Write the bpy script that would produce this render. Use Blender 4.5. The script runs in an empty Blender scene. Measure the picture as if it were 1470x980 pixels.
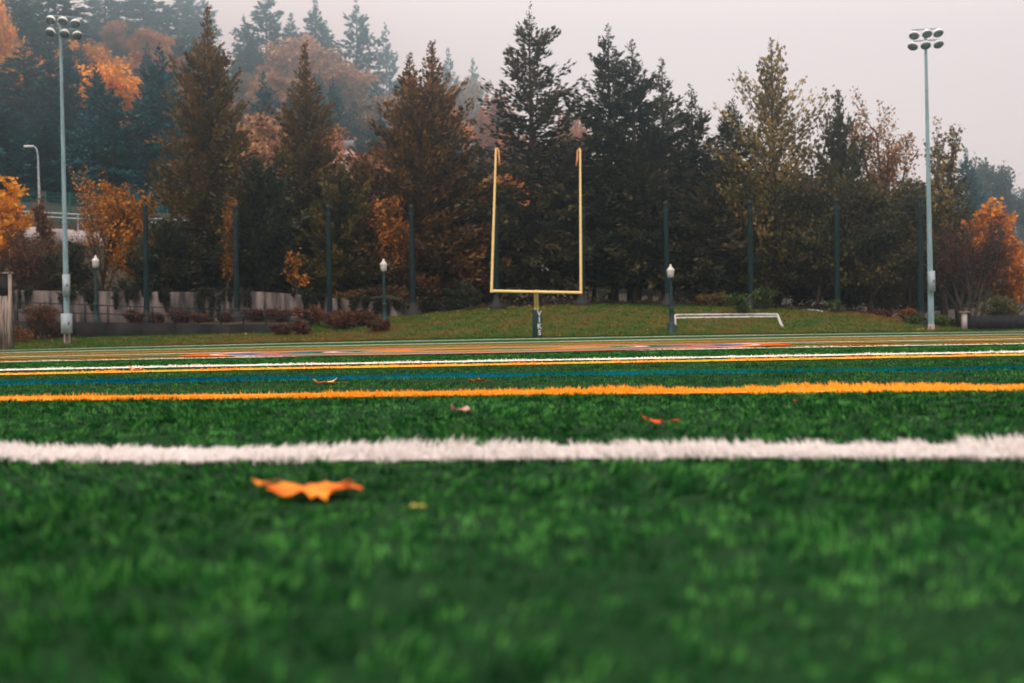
import bpy, math, random
import numpy as np
from mathutils import Matrix, Vector

# ------------------------------------------------------------------ camera, world, sun, exposure
scene = bpy.context.scene
col = scene.collection
FPX = 2042.0                       # focal length in pixels of the 1470 px wide photograph (50 mm)
CAM = Vector((0.0, 0.0, 0.215))
cam_data = bpy.data.cameras.new('camera')
cam = bpy.data.objects.new('camera', cam_data)
col.objects.link(cam)
cam_data.lens = 50.0
cam_data.sensor_width = 36.0
cam_data.clip_start = 0.02
cam_data.clip_end = 5000.0
CROT = (Matrix.Rotation(math.radians(90 - 0.28), 4, 'X') @ Matrix.Rotation(math.radians(-1.05), 4, 'Z'))
cam.matrix_world = Matrix.Translation(CAM) @ CROT
cam_data.dof.use_dof = True
cam_data.dof.focus_distance = 9.5
cam_data.dof.aperture_fstop = 4.6
scene.camera = cam

SUN_EL, SUN_AZ = math.radians(52), math.radians(205)     # veiled sun high behind the camera
world = bpy.data.worlds.new('World')
scene.world = world
world.use_nodes = True
wn, wl = world.node_tree.nodes, world.node_tree.links
wn.clear()
sky = wn.new('ShaderNodeTexSky')
sky.sky_type = 'NISHITA'
sky.sun_disc = False
sky.sun_elevation = SUN_EL
sky.sun_rotation = SUN_AZ
sky.dust_density = 4.0
cloud = wn.new('ShaderNodeRGB')
cloud.outputs[0].default_value = (16.3, 12.3, 11.4, 1)      # even overcast deck, faintly pink
wmix = wn.new('ShaderNodeMix')
wmix.data_type = 'RGBA'
wmix.inputs['Factor'].default_value = 0.93
wl.new(sky.outputs[0], wmix.inputs[6])
wl.new(cloud.outputs[0], wmix.inputs[7])
bg = wn.new('ShaderNodeBackground')
bg.inputs['Strength'].default_value = 0.113
wl.new(wmix.outputs[2], bg.inputs['Color'])
wo = wn.new('ShaderNodeOutputWorld')
wl.new(bg.outputs[0], wo.inputs['Surface'])

sun_data = bpy.data.lights.new('sun', 'SUN')
sun_data.energy = 1.3
sun_data.angle = math.radians(11)
sun_data.color = (1.0, 0.95, 0.88)
sun = bpy.data.objects.new('sun', sun_data)
col.objects.link(sun)
sd = Vector((math.sin(SUN_AZ) * math.cos(SUN_EL), math.cos(SUN_AZ) * math.cos(SUN_EL), math.sin(SUN_EL)))
sun.rotation_euler = (-sd).to_track_quat('-Z', 'Y').to_euler()

scene.view_settings.view_transform = 'Standard'
scene.view_settings.look = 'None'
scene.view_settings.exposure = 0.24
scene.view_settings.gamma = 1.0
scene.view_settings.use_curve_mapping = False
scene.cycles.use_denoising = True
scene.cycles.max_bounces = 6
scene.cycles.volume_bounces = 0
scene.cycles.transparent_max_bounces = 6

# ------------------------------------------------------------------ helpers
def sstep(a, b, x):
    t = np.clip((np.asarray(x, float) - a) / (b - a), 0, 1)
    return t * t * (3 - 2 * t)

M3 = np.array(CROT.to_3x3())
C3 = np.array(CAM)

def ray(px, py):
    return M3 @ np.array([(px - 735) / FPX, (490 - py) / FPX, -1.0])

def P(px, py, Y):
    """The point at distance Y in front of the camera seen at photo pixel (px, py)."""
    d = ray(px, py)
    return C3 + d * (Y / d[1])

def field_z(X, Y):
    X = np.asarray(X, float)
    return -0.17 * (np.minimum(np.abs(X), 45) / 32) ** 2 + 0.015 * sstep(11, 15, Y)

BX = [-400, -60, -37, -14, -7, -1.2, 5.2, 11.5, 18, 24.5, 29, 31, 60, 400]
BH = [1.3, 1.2, 1.0, 1.05, 1.75, 2.1, 2.25, 2.05, 1.75, 1.35, .55, .15, 0.1, 0.1]
HU = [-1, -.45, -.36, -.25, -.2, -.15, -.1, -.05, 0, .1, .2, .36, 1]
HA = [140, 136, 126, 112, 102, 90, 74, 56, 38, 25, 22, 24, 30]

def ground_z(X, Y):
    """Height of the terrain: field, grass bank, terrace behind the concrete wall, hillside."""
    X, Y = np.broadcast_arrays(np.asarray(X, float), np.asarray(Y, float))
    hb = np.interp(X, BX, BH)
    fz = -0.17 * (np.minimum(np.abs(X), 45) / 32) ** 2 + 0.012
    bank = fz + (hb - fz) * sstep(91.0, 103.5, Y) ** 0.8
    left = 1 - sstep(-15.2, -12.5, X)
    step1 = left * 0.55 * sstep(97.7, 97.9, Y)
    lw = 1 - sstep(-9, -5.5, X)
    step2 = lw * 1.75 * sstep(104.1, 104.4, Y)
    z = bank + step1 * (1 - sstep(103.5, 104.2, Y)) + step2
    z = z + 0.02 * np.clip(Y - 105, 0, 30)
    u = X / np.maximum(Y, 1)
    hill = np.interp(u, HU, HA)
    z = z + hill * (0.10 * sstep(125, 170, Y) + 0.9 * sstep(140, 640, Y))
    z = np.where(Y < 91.2, fz - 0.05, z)
    z = np.where(Y < 91.2, np.minimum(z, field_z(X, Y) - 0.03), z)
    return z

def gz(x, y):
    return float(ground_z(x, y))

def hit(px, py, y0=60.0, y1=170.0):
    """Where the line of sight through a photo pixel meets the terrain."""
    d = ray(px, py)
    ys = np.linspace(y0, y1, 1200)
    pts = C3[None, :] + d[None, :] * (ys / d[1])[:, None]
    below = pts[:, 2] <= ground_z(pts[:, 0], pts[:, 1])
    i = int(np.argmax(below)) if below.any() else len(ys) - 1
    return pts[i]

def field_hit(px, py, lift=0.018):
    d = ray(px, py)
    z = lift
    p = C3 + d * ((C3[2] - z) / -d[2])
    for _ in range(4):
        z = lift * (1 if p[1] < 12 else .3) + float(field_z(p[0], p[1]))
        p = C3 + d * ((C3[2] - z) / -d[2])
    return p

# mesh accumulation ------------------------------------------------
class MB:
    def __init__(self):
        self.v, self.f, self.c, self.n = [], {3: [], 4: []}, [], 0
        self.ng = []
    def add(self, V, F, color=None):
        V = np.asarray(V, float).reshape(-1, 3)
        F = np.asarray(F, int)
        self.v.append(V)
        self.f[F.shape[1]].append(F + self.n)
        if color is None:
            color = (1, 1, 1)
        c = np.asarray(color, float)
        if c.ndim == 1:
            c = np.tile(c[:3], (len(V), 1))
        self.c.append(c[:, :3])
        self.n += len(V)
        return self
    def mesh(self, name, smooth=False):
        me = bpy.data.meshes.new(name)
        V = np.concatenate(self.v)
        me.vertices.add(len(V))
        me.vertices.foreach_set('co', V.astype(np.float32).ravel())
        T = np.concatenate(self.f[3]) if self.f[3] else np.zeros((0, 3), int)
        Q = np.concatenate(self.f[4]) if self.f[4] else np.zeros((0, 4), int)
        loops = np.concatenate([T.ravel(), Q.ravel()])
        me.loops.add(len(loops))
        me.loops.foreach_set('vertex_index', loops.astype(np.int32))
        tot = np.concatenate([np.full(len(T), 3), np.full(len(Q), 4)])
        start = np.concatenate([[0], np.cumsum(tot)[:-1]])
        me.polygons.add(len(tot))
        me.polygons.foreach_set('loop_start', start.astype(np.int32))
        me.polygons.foreach_set('loop_total', tot.astype(np.int32))
        if smooth:
            me.polygons.foreach_set('use_smooth', np.ones(len(tot), bool))
        a = me.color_attributes.new('Col', 'FLOAT_COLOR', 'POINT')
        c = np.concatenate(self.c)
        a.data.foreach_set('color', np.concatenate([c, np.ones((len(c), 1))], 1).astype(np.float32).ravel())
        me.update()
        me.validate()
        return me
    def build(self, name, mat, parent=None, smooth=False):
        o = bpy.data.objects.new(name, self.mesh(name, smooth))
        o.data.materials.append(mat)
        col.objects.link(o)
        if parent is not None:
            o.parent = parent
            o.matrix_parent_inverse = parent.matrix_basis.inverted()
        return o

    # shapes
    def box(self, c, s, rz=0.0, tilt=None, color=None, taper=1.0):
        c = np.asarray(c, float)
        h = np.asarray(s, float) / 2
        V = np.array([[-1, -1, -1], [1, -1, -1], [1, 1, -1], [-1, 1, -1], [-1, -1, 1], [1, -1, 1], [1, 1, 1], [-1, 1, 1]], float) * h
        V[4:, :2] *= taper
        if rz:
            k, q = math.cos(rz), math.sin(rz)
            V = V @ np.array([[k, q, 0], [-q, k, 0], [0, 0, 1]])
        if tilt is not None:
            V = V @ np.asarray(tilt.to_3x3()).T
        F = [[0, 3, 2, 1], [4, 5, 6, 7], [0, 1, 5, 4], [1, 2, 6, 5], [2, 3, 7, 6], [3, 0, 4, 7]]
        return self.add(V + c, F, color)
    def slab(self, a, b, h, t, color=None):
        """A wall piece from a to b (top edge points), h tall downward, t thick along y."""
        a, b = np.asarray(a, float), np.asarray(b, float)
        o = np.array([0, t, 0]); d = np.array([0, 0, -h])
        V = [a + d, b + d, b + d + o, a + d + o, a, b, b + o, a + o]
        F = [[0, 3, 2, 1], [4, 5, 6, 7], [0, 1, 5, 4], [1, 2, 6, 5], [2, 3, 7, 6], [3, 0, 4, 7]]
        return self.add(V, F, color)
    def tube(self, pts, rad, n=8, color=None, cap=True):
        pts = np.asarray(pts, float)
        m = len(pts)
        rad = np.broadcast_to(np.asarray(rad, float), (m,))
        tan = np.gradient(pts, axis=0)
        tan /= np.linalg.norm(tan, axis=1)[:, None] + 1e-9
        ref = np.array([0.0, 1.0, 0.0]) if abs(tan[0][1]) < .9 else np.array([1.0, 0, 0])
        a = np.cross(tan, ref); a /= np.linalg.norm(a, axis=1)[:, None] + 1e-9
        b = np.cross(tan, a)
        th = np.arange(n) * 2 * math.pi / n
        V = pts[:, None, :] + rad[:, None, None] * (np.cos(th)[None, :, None] * a[:, None, :] + np.sin(th)[None, :, None] * b[:, None, :])
        i = np.arange(m - 1)[:, None] * n
        j = np.arange(n)[None, :]
        k = (j + 1) % n
        F = np.stack([i + j, i + k, i + n + k, i + n + j], -1).reshape(-1, 4)
        self.add(V.reshape(-1, 3), F, color)
        if cap:
            for q, flip in ((0, 1), (m - 1, 0)):
                ring = V[q]
                W = np.concatenate([ring, pts[q][None]])
                T = [[x, (x + 1) % n, n] if not flip else [(x + 1) % n, x, n] for x in range(n)]
                self.add(W, T, color)
        return self
    def lathe(self, prof, c=(0, 0, 0), n=20, rot=None, color=None):
        prof = np.asarray(prof, float)
        th = np.arange(n) * 2 * math.pi / n
        V = np.stack([prof[:, 0, None] * np.cos(th), prof[:, 0, None] * np.sin(th), np.repeat(prof[:, 1, None], n, 1)], -1).reshape(-1, 3)
        if rot is not None:
            V = V @ np.asarray(rot.to_3x3()).T
        m = len(prof)
        i = np.arange(m - 1)[:, None] * n
        j = np.arange(n)[None, :]
        k = (j + 1) % n
        F = np.stack([i + j, i + k, i + n + k, i + n + j], -1).reshape(-1, 4)
        return self.add(V + np.asarray(c, float), F, color)

def tag(o, label=None, cat=None, group=None, kind=None):
    for k, v in (('label', label), ('category', cat), ('group', group), ('kind', kind)):
        if v:
            o[k] = v
    return o

def empty(name, loc, label=None, cat=None, group=None):
    o = bpy.data.objects.new(name, None)
    o.location = tuple(float(q) for q in loc)
    col.objects.link(o)
    return tag(o, label, cat, group)

# ------------------------------------------------------------------ materials
def new_mat(name):
    m = bpy.data.materials.new(name)
    m.use_nodes = True
    nt = m.node_tree
    bs = nt.nodes['Principled BSDF']
    return m, nt, bs

def surf(name, c1, c2=None, scale=4.0, rough=.8, metal=0.0, bump=0.0, detail=6.0, stretch=None, lo=.35, hi=.65, spec=.3, usecol=False):
    m, nt, bs = new_mat(name)
    N, L = nt.nodes, nt.links
    bs.inputs['Roughness'].default_value = rough
    bs.inputs['Metallic'].default_value = metal
    bs.inputs['Specular IOR Level'].default_value = spec
    c2 = c2 or c1
    geo = N.new('ShaderNodeNewGeometry')
    mp = N.new('ShaderNodeMapping')
    mp.inputs['Scale'].default_value = stretch or (1, 1, 1)
    L.new(geo.outputs['Position'], mp.inputs['Vector'])
    nz = N.new('ShaderNodeTexNoise')
    nz.inputs['Scale'].default_value = scale
    nz.inputs['Detail'].default_value = detail
    L.new(mp.outputs[0], nz.inputs['Vector'])
    rp = N.new('ShaderNodeValToRGB')
    rp.color_ramp.elements[0].position = lo
    rp.color_ramp.elements[1].position = hi
    rp.color_ramp.elements[0].color = (*c1, 1)
    rp.color_ramp.elements[1].color = (*c2, 1)
    L.new(nz.outputs[0], rp.inputs[0])
    out = rp.outputs[0]
    if usecol:
        at = N.new('ShaderNodeAttribute'); at.attribute_name = 'Col'
        mx = N.new('ShaderNodeMix'); mx.data_type = 'RGBA'; mx.blend_type = 'MULTIPLY'
        mx.inputs['Factor'].default_value = 1
        L.new(out, mx.inputs[6]); L.new(at.outputs[0], mx.inputs[7])
        out = mx.outputs[2]
    L.new(out, bs.inputs['Base Color'])
    if bump:
        bp = N.new('ShaderNodeBump')
        bp.inputs['Strength'].default_value = bump
        bp.inputs['Distance'].default_value = .05
        L.new(nz.outputs[0], bp.inputs['Height'])
        L.new(bp.outputs[0], bs.inputs['Normal'])
    return m

def leafy(name, rough=.6, transl=.25, spec=.2, objcol=True):
    """Foliage and fibres: colour carried by the mesh, times the object's own colour, partly translucent."""
    m, nt, bs = new_mat(name)
    N, L = nt.nodes, nt.links
    at = N.new('ShaderNodeAttribute'); at.attribute_name = 'Col'
    out = at.outputs[0]
    if objcol:
        oi = N.new('ShaderNodeObjectInfo')
        mx = N.new('ShaderNodeMix'); mx.data_type = 'RGBA'; mx.blend_type = 'MULTIPLY'
        mx.inputs['Factor'].default_value = 1
        L.new(out, mx.inputs[6]); L.new(oi.outputs['Color'], mx.inputs[7])
        out = mx.outputs[2]
    L.new(out, bs.inputs['Base Color'])
    bs.inputs['Roughness'].default_value = rough
    bs.inputs['Specular IOR Level'].default_value = spec
    tr = N.new('ShaderNodeBsdfTranslucent')
    L.new(out, tr.inputs['Color'])
    ms = N.new('ShaderNodeMixShader')
    ms.inputs[0].default_value = transl
    L.new(bs.outputs[0], ms.inputs[1]); L.new(tr.outputs[0], ms.inputs[2])
    L.new(ms.outputs[0], N['Material Output'].inputs['Surface'])
    return m

MAT = dict(
    foliage=leafy('foliage'),
    fibre=leafy('turf_fibre', rough=.55, transl=.25, spec=.05),
    dyed=leafy('dyed_turf', rough=.9, transl=.0, spec=.0),
    deadleaf=leafy('dead_leaf', rough=.55, transl=.3),
    turf=surf('turf_infill', (.006, .036, .009), (.034, .11, .026), scale=14, rough=1, detail=8, spec=0),
    infill=surf('crumb_rubber', (.004, .024, .007), (.012, .050, .014), scale=160, rough=1, spec=.05),
    ground=surf('forest_floor', (.018, .020, .012), (.05, .034, .016), scale=.7, rough=1, detail=8),
    bark=surf('bark', (.03, .022, .016), (.075, .058, .044), scale=3, rough=.95, stretch=(2, 2, .3), bump=.4),
    greypole=surf('galvanised_pole', (.16, .26, .29), (.24, .36, .39), scale=1.3, rough=.55, stretch=(4, 4, .6)),
    greybox=surf('grey_cabinet', (.30, .37, .40), (.38, .45, .48), scale=2.5, rough=.55),
    green=surf('dark_green_paint', (.003, .014, .016), (.006, .022, .024), scale=2, rough=.6, spec=.15),
    lampgreen=surf('lamp_green_paint', (.004, .026, .027), (.008, .038, .038), scale=2, rough=.45),
    black=surf('black_rubber', (.010, .011, .012), (.02, .02, .02), scale=3, rough=.7),
    yellow=surf('yellow_paint', (.88, .62, .22), (.92, .70, .30), scale=1.5, rough=.4),
    pad=surf('green_vinyl', (.006, .032, .034), (.01, .045, .045), scale=6, rough=.5),
    white=surf('white_paint', (.56, .55, .53), (.68, .67, .65), scale=3, rough=.5),
    dome=surf('white_enamel', (.72, .73, .73), (.82, .82, .82), scale=3, rough=.4),
    lens=surf('lens_glass', (.05, .09, .085), (.12, .17, .16), scale=5, rough=.15, spec=.6),
    ribbon=surf('orange_ribbon', (.72, .25, .10), (.8, .36, .2), scale=4, rough=.8),
    concrete=surf('stained_concrete', (.022, .019, .017), (.20, .165, .15), scale=.8, rough=.9, stretch=(2.6, 2.6, .4), lo=.36, hi=.66, bump=.2),
    darkwall=surf('dark_low_wall', (.008, .009, .009), (.022, .021, .02), scale=1.2, rough=.9),
    parapet=surf('pale_concrete', (.30, .27, .26), (.52, .46, .44), scale=.6, rough=.9, lo=.3, hi=.7),
    girder=surf('dark_girder', (.02, .024, .026), (.04, .042, .042), scale=.5, rough=.9),
    timber=surf('weathered_timber', (.05, .035, .028), (.40, .32, .27), scale=2.5, rough=.9, stretch=(6, 6, .35), lo=.35, hi=.62),
    darktimber=surf('dark_timber', (.010, .010, .011), (.03, .025, .022), scale=2, rough=.85),
    blackfence=surf('black_fence', (.006, .007, .008), (.014, .015, .016), scale=3, rough=.7),
    tealfence=surf('teal_fence', (.012, .10, .09), (.02, .15, .13), scale=2, rough=.6),
    steel=surf('rail_steel', (.30, .40, .42), (.45, .52, .53), scale=2, rough=.5),
    stucco=surf('pink_stucco', (.62, .50, .46), (.72, .60, .56), scale=.6, rough=.9),
    roof=surf('roof_felt', (.12, .13, .14), (.2, .21, .22), scale=1, rough=.9),
    glass=surf('window_glass', (.03, .05, .06), (.06, .08, .09), scale=1, rough=.1, spec=.6),
    glow=surf('lantern_acrylic', (.42, .40, .37), (.50, .48, .45), scale=6, rough=.35),
)

# ------------------------------------------------------------------ terrain and field
def grid(xs, ys, zf, color=None):
    X, Y = np.meshgrid(xs, ys)
    Z = zf(X, Y)
    nx, ny = len(xs), len(ys)
    i = np.arange(ny - 1)[:, None] * nx
    j = np.arange(nx - 1)[None, :]
    F = np.stack([i + j, i + j + 1, i + nx + j + 1, i + nx + j], -1).reshape(-1, 4)
    return np.stack([X, Y, Z], -1).reshape(-1, 3), F

rng = np.random.default_rng(7)
gx = np.concatenate([np.linspace(-600, -80, 32)[:-1], np.linspace(-80, 80, 161), np.linspace(80, 600, 32)[1:]])
gy = np.concatenate([np.linspace(-60, 88, 20), np.linspace(90, 96.8, 18), [97.2, 97.6, 97.72, 97.9, 98.2], np.linspace(98.6, 103.4, 12),
                     [103.8, 104.1, 104.25, 104.4, 104.8], np.linspace(105.5, 170, 50), np.linspace(175, 790, 84)])
V, F = grid(gx, gy, ground_z)
ground_mat = surf('ground_soil', (.020, .020, .011), (.05, .035, .017), scale=.5, rough=1, detail=8)
o = MB().add(V, F).build('ground', ground_mat, smooth=True)
tag(o, 'dark leaf-littered ground rising from the field edge to the wooded hillside', kind='structure')

# mown grass on the bank, laid just above the terrain
xs = np.linspace(-48, 48, 180); ys = np.linspace(90.9, 103.6, 48)
V, F = grid(xs, ys, lambda X, Y: ground_z(X, np.maximum(Y, 91.25)) + .03)
keep = ~((V[F].mean(1)[:, 0] < -14.0) & (V[F].mean(1)[:, 1] > 97.4))
keep &= ~(V[F].mean(1)[:, 0] > 31.5)
bank_mat = surf('bank_turf', (.034, .07, .006), (.11, .08, .014), scale=.55, rough=1, detail=9, lo=.42, hi=.66)
o = MB().add(V, F[keep]).build('grass_bank', bank_mat, smooth=True)
tag(o, 'mown green and brown grass bank behind the goalpost', kind='structure')

V, F = grid(np.linspace(-62, 62, 63), np.concatenate([np.linspace(-6, 10, 6), np.linspace(11, 15, 9), np.linspace(17, 91.6, 30)]), field_z)
o = MB().add(V, F).build('sports_field', MAT['turf'], smooth=True)
tag(o, 'green artificial turf field with coloured lines', kind='structure')

def smooth_noise(X, Y, s, seed):
    r = np.random.default_rng(seed)
    out = np.zeros_like(X)
    for k in range(7):
        a = r.uniform(0, 6.28); f = s * r.uniform(.5, 2.0); ph = r.uniform(0, 6.28)
        out += np.sin(f * (X * math.cos(a) + Y * math.sin(a)) + ph)
    return out / 3.0

def blades(mb, X, Y, rng, h, w, colors, detailed, lean=.95, z0=None):
    n = len(X)
    if n == 0:
        return
    z = field_z(X, Y) if z0 is None else z0
    hh = h[0] + (h[1] - h[0]) * rng.random(n)
    hh *= 1 + .22 * smooth_noise(X, Y, 9, 3)
    ww = w * rng.uniform(.6, 1.3, n)
    yaw = rng.uniform(0, 2 * math.pi, n)
    la = yaw + rng.normal(0, .8, n)
    lx = 1.6 * smooth_noise(X, Y, 5, 11) + rng.normal(0, 1, n); ly = 1.6 * smooth_noise(X, Y, 5, 12) + rng.normal(0, 1, n)
    lm = np.hypot(lx, ly) + 1e-6
    mag = lean * hh * rng.uniform(.2, 1.2, n)
    lx, ly = lx / lm * mag, ly / lm * mag
    c, s = np.cos(yaw) * ww / 2, np.sin(yaw) * ww / 2
    base = np.stack([X, Y, z - .002], 1)
    side = np.stack([c, s, np.zeros(n)], 1)
    tipz = np.sqrt(np.maximum(hh ** 2 - mag ** 2 * .6, (hh * .35) ** 2))
    tip = base + np.stack([lx, ly, tipz], 1)
    i = np.arange(n)
    if detailed:
        mid = base + np.stack([lx * .35, ly * .35, tipz * .62], 1)
        V = np.stack([base - side, base + side, mid + side * .9, mid - side * .9, tip], 1).reshape(-1, 3)
        cc = np.repeat(colors, 5, 0)
        k = mb.n
        mb.add(V, np.stack([i * 5, i * 5 + 1, i * 5 + 2, i * 5 + 3], 1), cc)
        mb.f[3].append(np.stack([i * 5 + 3, i * 5 + 2, i * 5 + 4], 1) + k)
    else:
        V = np.stack([base - side, base + side, tip], 1).reshape(-1, 3)
        mb.add(V, np.stack([i * 3, i * 3 + 1, i * 3 + 2], 1), np.repeat(colors, 3, 0))

def frustum_pts(rng, y0, y1, dens, margin):
    ymid = (y0 + y1) / 2
    half = .362 * y1 + margin
    n = int(dens * (y1 - y0) * 2 * half)
    Y = rng.uniform(y0, y1, n)
    X = rng.uniform(-half, half, n)
    ok = np.abs(X) < .362 * Y + margin
    return X[ok], Y[ok]

# painted and inlaid lines: (name, label, colour, photo points on the line, width in metres)
LINES = [
    ('white_line', 'broad white turf line crossing just behind the big orange leaf', (.76, .735, .71), [(0, 644), (735, 638.5), (1470, 638.5)], .31),
    ('yellow_line', 'bold yellow turf line next beyond the broad white line', (.95, .40, .03), [(0, 569.5), (735, 556), (1470, 553.5)], .46),
    ('blue_line', 'faint blue turf line between two yellow lines', (.0, .10, .17), [(0, 546.5), (735, 533.5), (1470, 524)], .55),
    ('yellow_line', 'thin yellow turf line hugging a thin white line', (.95, .42, .04), [(0, 534), (735, 519.5), (1470, 506)], .55),
    ('white_line', 'thin white turf line just beyond the thin yellow line', (.80, .76, .68), [(0, 528.5), (735, 514.5), (1470, 502.5)], .55),
    ('white_line', 'hair thin white turf line passing in front of the round emblem', (.76, .74, .64), [(0, 519.3), (250, 514.0), (1470, 493)], .40),
]
line_fns = []
for nm, lb, cc, pts, w in LINES:
    h3 = np.array([field_hit(*q) for q in pts])
    k, b = np.polyfit(h3[:, 0], h3[:, 1], 1)
    line_fns.append((k, b, w))

def line_y(i, X):
    k, b, w = line_fns[i]
    return b + k * X + .018 * math.sqrt(b) * (np.sin(X * 3.1 / math.sqrt(b) + i) * .6 + .4 * np.sin(X * 7.7 / math.sqrt(b) + 2 * i))

def green_cols(n, rng, tone):
    t = np.clip(tone + rng.normal(0, .14, n), 0, 1)[:, None]
    a = np.array([.003, .026, .008]); b = np.array([.013, .108, .018]); c = np.array([.085, .29, .060])
    return np.where(t < .6, a + (b - a) * (t / .6), b + (c - b) * ((t - .6) / .4))

EMB = np.array([-.35, 19.2]); EMB_R = 4.05       # round emblem on the turf
turf = MB()
line_mb = [MB() for _ in LINES]
zones = [(0.32, 2.0, 17000, (.014, .024), .0026, True), (2.0, 5.2, 9500, (.013, .023), .0034, True),
         (5.2, 9.0, 3800, (.012, .021), .0055, False), (9.0, 16.0, 1400, (.010, .018), .008, False), (16.0, 34.0, 300, (.006, .011), .012, False)]
for y0, y1, dens, h, w, det in zones:
    per = 9 if y1 < 6 else 5
    X, Y = frustum_pts(rng, y0, y1, dens / per, 1.1)
    tone = np.clip(.40 + .11 * smooth_noise(X, Y, 14, 21) + .20 * smooth_noise(X, Y, 70, 22) + rng.normal(0, .38, len(X)), 0, 1)
    X, Y, tone = np.repeat(X, per), np.repeat(Y, per), np.repeat(tone, per)
    sg = .0065 if y1 < 6 else .010
    X = X + rng.normal(0, sg, len(X)); Y = Y + rng.normal(0, sg, len(X))
    own = np.full(len(X), -1)
    jit = rng.normal(0, .006, len(X)) * np.sqrt(Y)
    for i, (k, b, lw) in enumerate(line_fns):
        own[np.abs(Y + jit - line_y(i, X)) < lw / 2] = i
    if y1 > 15:
        inside = np.hypot(X - EMB[0], Y - EMB[1]) < EMB_R + .05
        keep = ~inside
        X, Y, own, tone = X[keep], Y[keep], own[keep], tone[keep]
    # clumping: thin out by noise
    keep = (rng.random(len(X)) < .85 + .18 * smooth_noise(X, Y, 16, 5)) | (own >= 0)
    X, Y, own, tone = X[keep], Y[keep], own[keep], tone[keep]
    g = own < 0
    blades(turf, X[g], Y[g], rng, h, w, green_cols(g.sum(), rng, tone[g]), det)
    for i in range(len(LINES)):
        s = own == i
        n = int(s.sum())
        if n:
            cc = np.array(LINES[i][2]) * rng.uniform(.82, 1.12, (n, 1))
            if i == 2:
                mixg = rng.random(n) < .55 + .35 * np.sin(X[s] * 1.1)
                cc[mixg] = np.array([.008, .11, .055])
            if i < 2:
                dup = 2 if i == 0 else 1
                for _ in range(dup):
                    jx, jy = rng.normal(0, .006, n), rng.normal(0, .006, n)
                    blades(line_mb[i], X[s] + jx, Y[s] + jy, rng, (h[0] * 1.1, h[1] * (1.3 if i == 0 else 1.25)), w * 1.15, np.minimum(cc, .95), det)
            else:
                blades(line_mb[i], X[s], Y[s], rng, (h[0], h[1] * 1.25), w * 1.4, np.minimum(cc, .95), det)
V, F = grid(np.linspace(-8, 8, 5), np.linspace(-2, 11, 6), lambda X, Y: field_z(X, Y) + .004)
tag(MB().add(V, F).build('rubber_infill', MAT['infill']), 'dark crumb rubber infill between the turf fibres', kind='structure')
o = turf.build('turf_fibres', MAT['fibre'])
tag(o, 'short green artificial turf fibres covering the field', 'turf', kind='stuff')
for i, (nm, lb, cc, pts, w) in enumerate(LINES):
    xs = np.linspace(-44, 44, 265) if line_fns[i][1] > 6 else np.linspace(-14, 14, 281)
    yc = line_y(i, xs)
    w = w * (.84 if i < 2 else 1.0)
    V = np.concatenate([np.stack([xs, yc - w / 2, field_z(xs, yc - w / 2) + (.007 if i < 2 else .004)], 1), np.stack([xs, yc + w / 2, field_z(xs, yc + w / 2) + (.007 if i < 2 else .004)], 1)])
    n = len(xs); a = np.arange(n - 1)
    line_mb[i].add(V, np.stack([a, a + 1, a + n + 1, a + n], 1), np.array(cc) * .9)
    o = line_mb[i].build(nm, MAT['fibre'] if i < 2 else MAT['dyed'])
    tag(o, lb, kind='structure')

# far lines: flat bands of dyed turf
FAR = [  # y(0), y(735), y(1470) of the near edge, depth in metres, colour, label
    ((517.0, 503.6, 490.2), .55, (.48, .13, .02), 'rust orange line nearest behind the round emblem'),
    ((514.6, 500.8, 488.0), .5, (.58, .31, .06), 'amber line beside the rust orange line beyond the emblem'),
    ((512.6, 498.6, 486.4), .7, (.76, .70, .62), 'white line between amber lines beyond the emblem'),
    ((511.2, 496.8, 484.8), .9, (.46, .15, .03), 'narrow rust line past the emblem'),
    ((509.6, 495.0, 483.4), .8, (.72, .42, .10), 'dull gold line halfway to the goalpost'),
    ((508.4, 493.4, 482.2), 1.1, (.42, .17, .05), 'far rust line halfway to the goalpost'),
    ((507.2, 491.4, 480.6), 1.4, (.78, .72, .62), 'white line well before the goalpost'),
    ((503.6, 486.8, 477.2), 3.4, (.80, .74, .64), 'pale end line in front of the goalpost pad'),
]
def flat_line(name, label, c, y3, depth, x0=-44, x1=44, lift=.004):
    h3 = np.array([field_hit(px, py, .01) for px, py in zip((0, 735, 1470), y3)])
    h3[:, 1] = np.minimum(h3[:, 1], 88.5)
    k, b = np.polyfit(h3[:, 0], h3[:, 1], 1)
    b = float(np.clip(h3[1, 1], 8, 86.5))
    k = float(np.clip(k, -.12, .12)) * .3
    xs = np.linspace(x0, x1, 120)
    yc = b + k * xs + .012 * b * np.sin(xs * .21 + b) * .3
    mb = MB()
    V = np.concatenate([np.stack([xs, yc, field_z(xs, yc) + lift], 1), np.stack([xs, yc + depth, field_z(xs, yc + depth) + lift], 1)])
    n = len(xs); a = np.arange(n - 1)
    mb.add(V, np.stack([a, a + 1, a + n + 1, a + n], 1), np.array(c) * np.random.default_rng(3).uniform(.75, 1.15, (2 * n, 1)))
    o = mb.build(name, MAT['dyed'])
    tag(o, label, kind='structure')
    return b
for y3, dep, c, lb in FAR:
    b = flat_line('field_line', lb, c, y3, dep)

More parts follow.
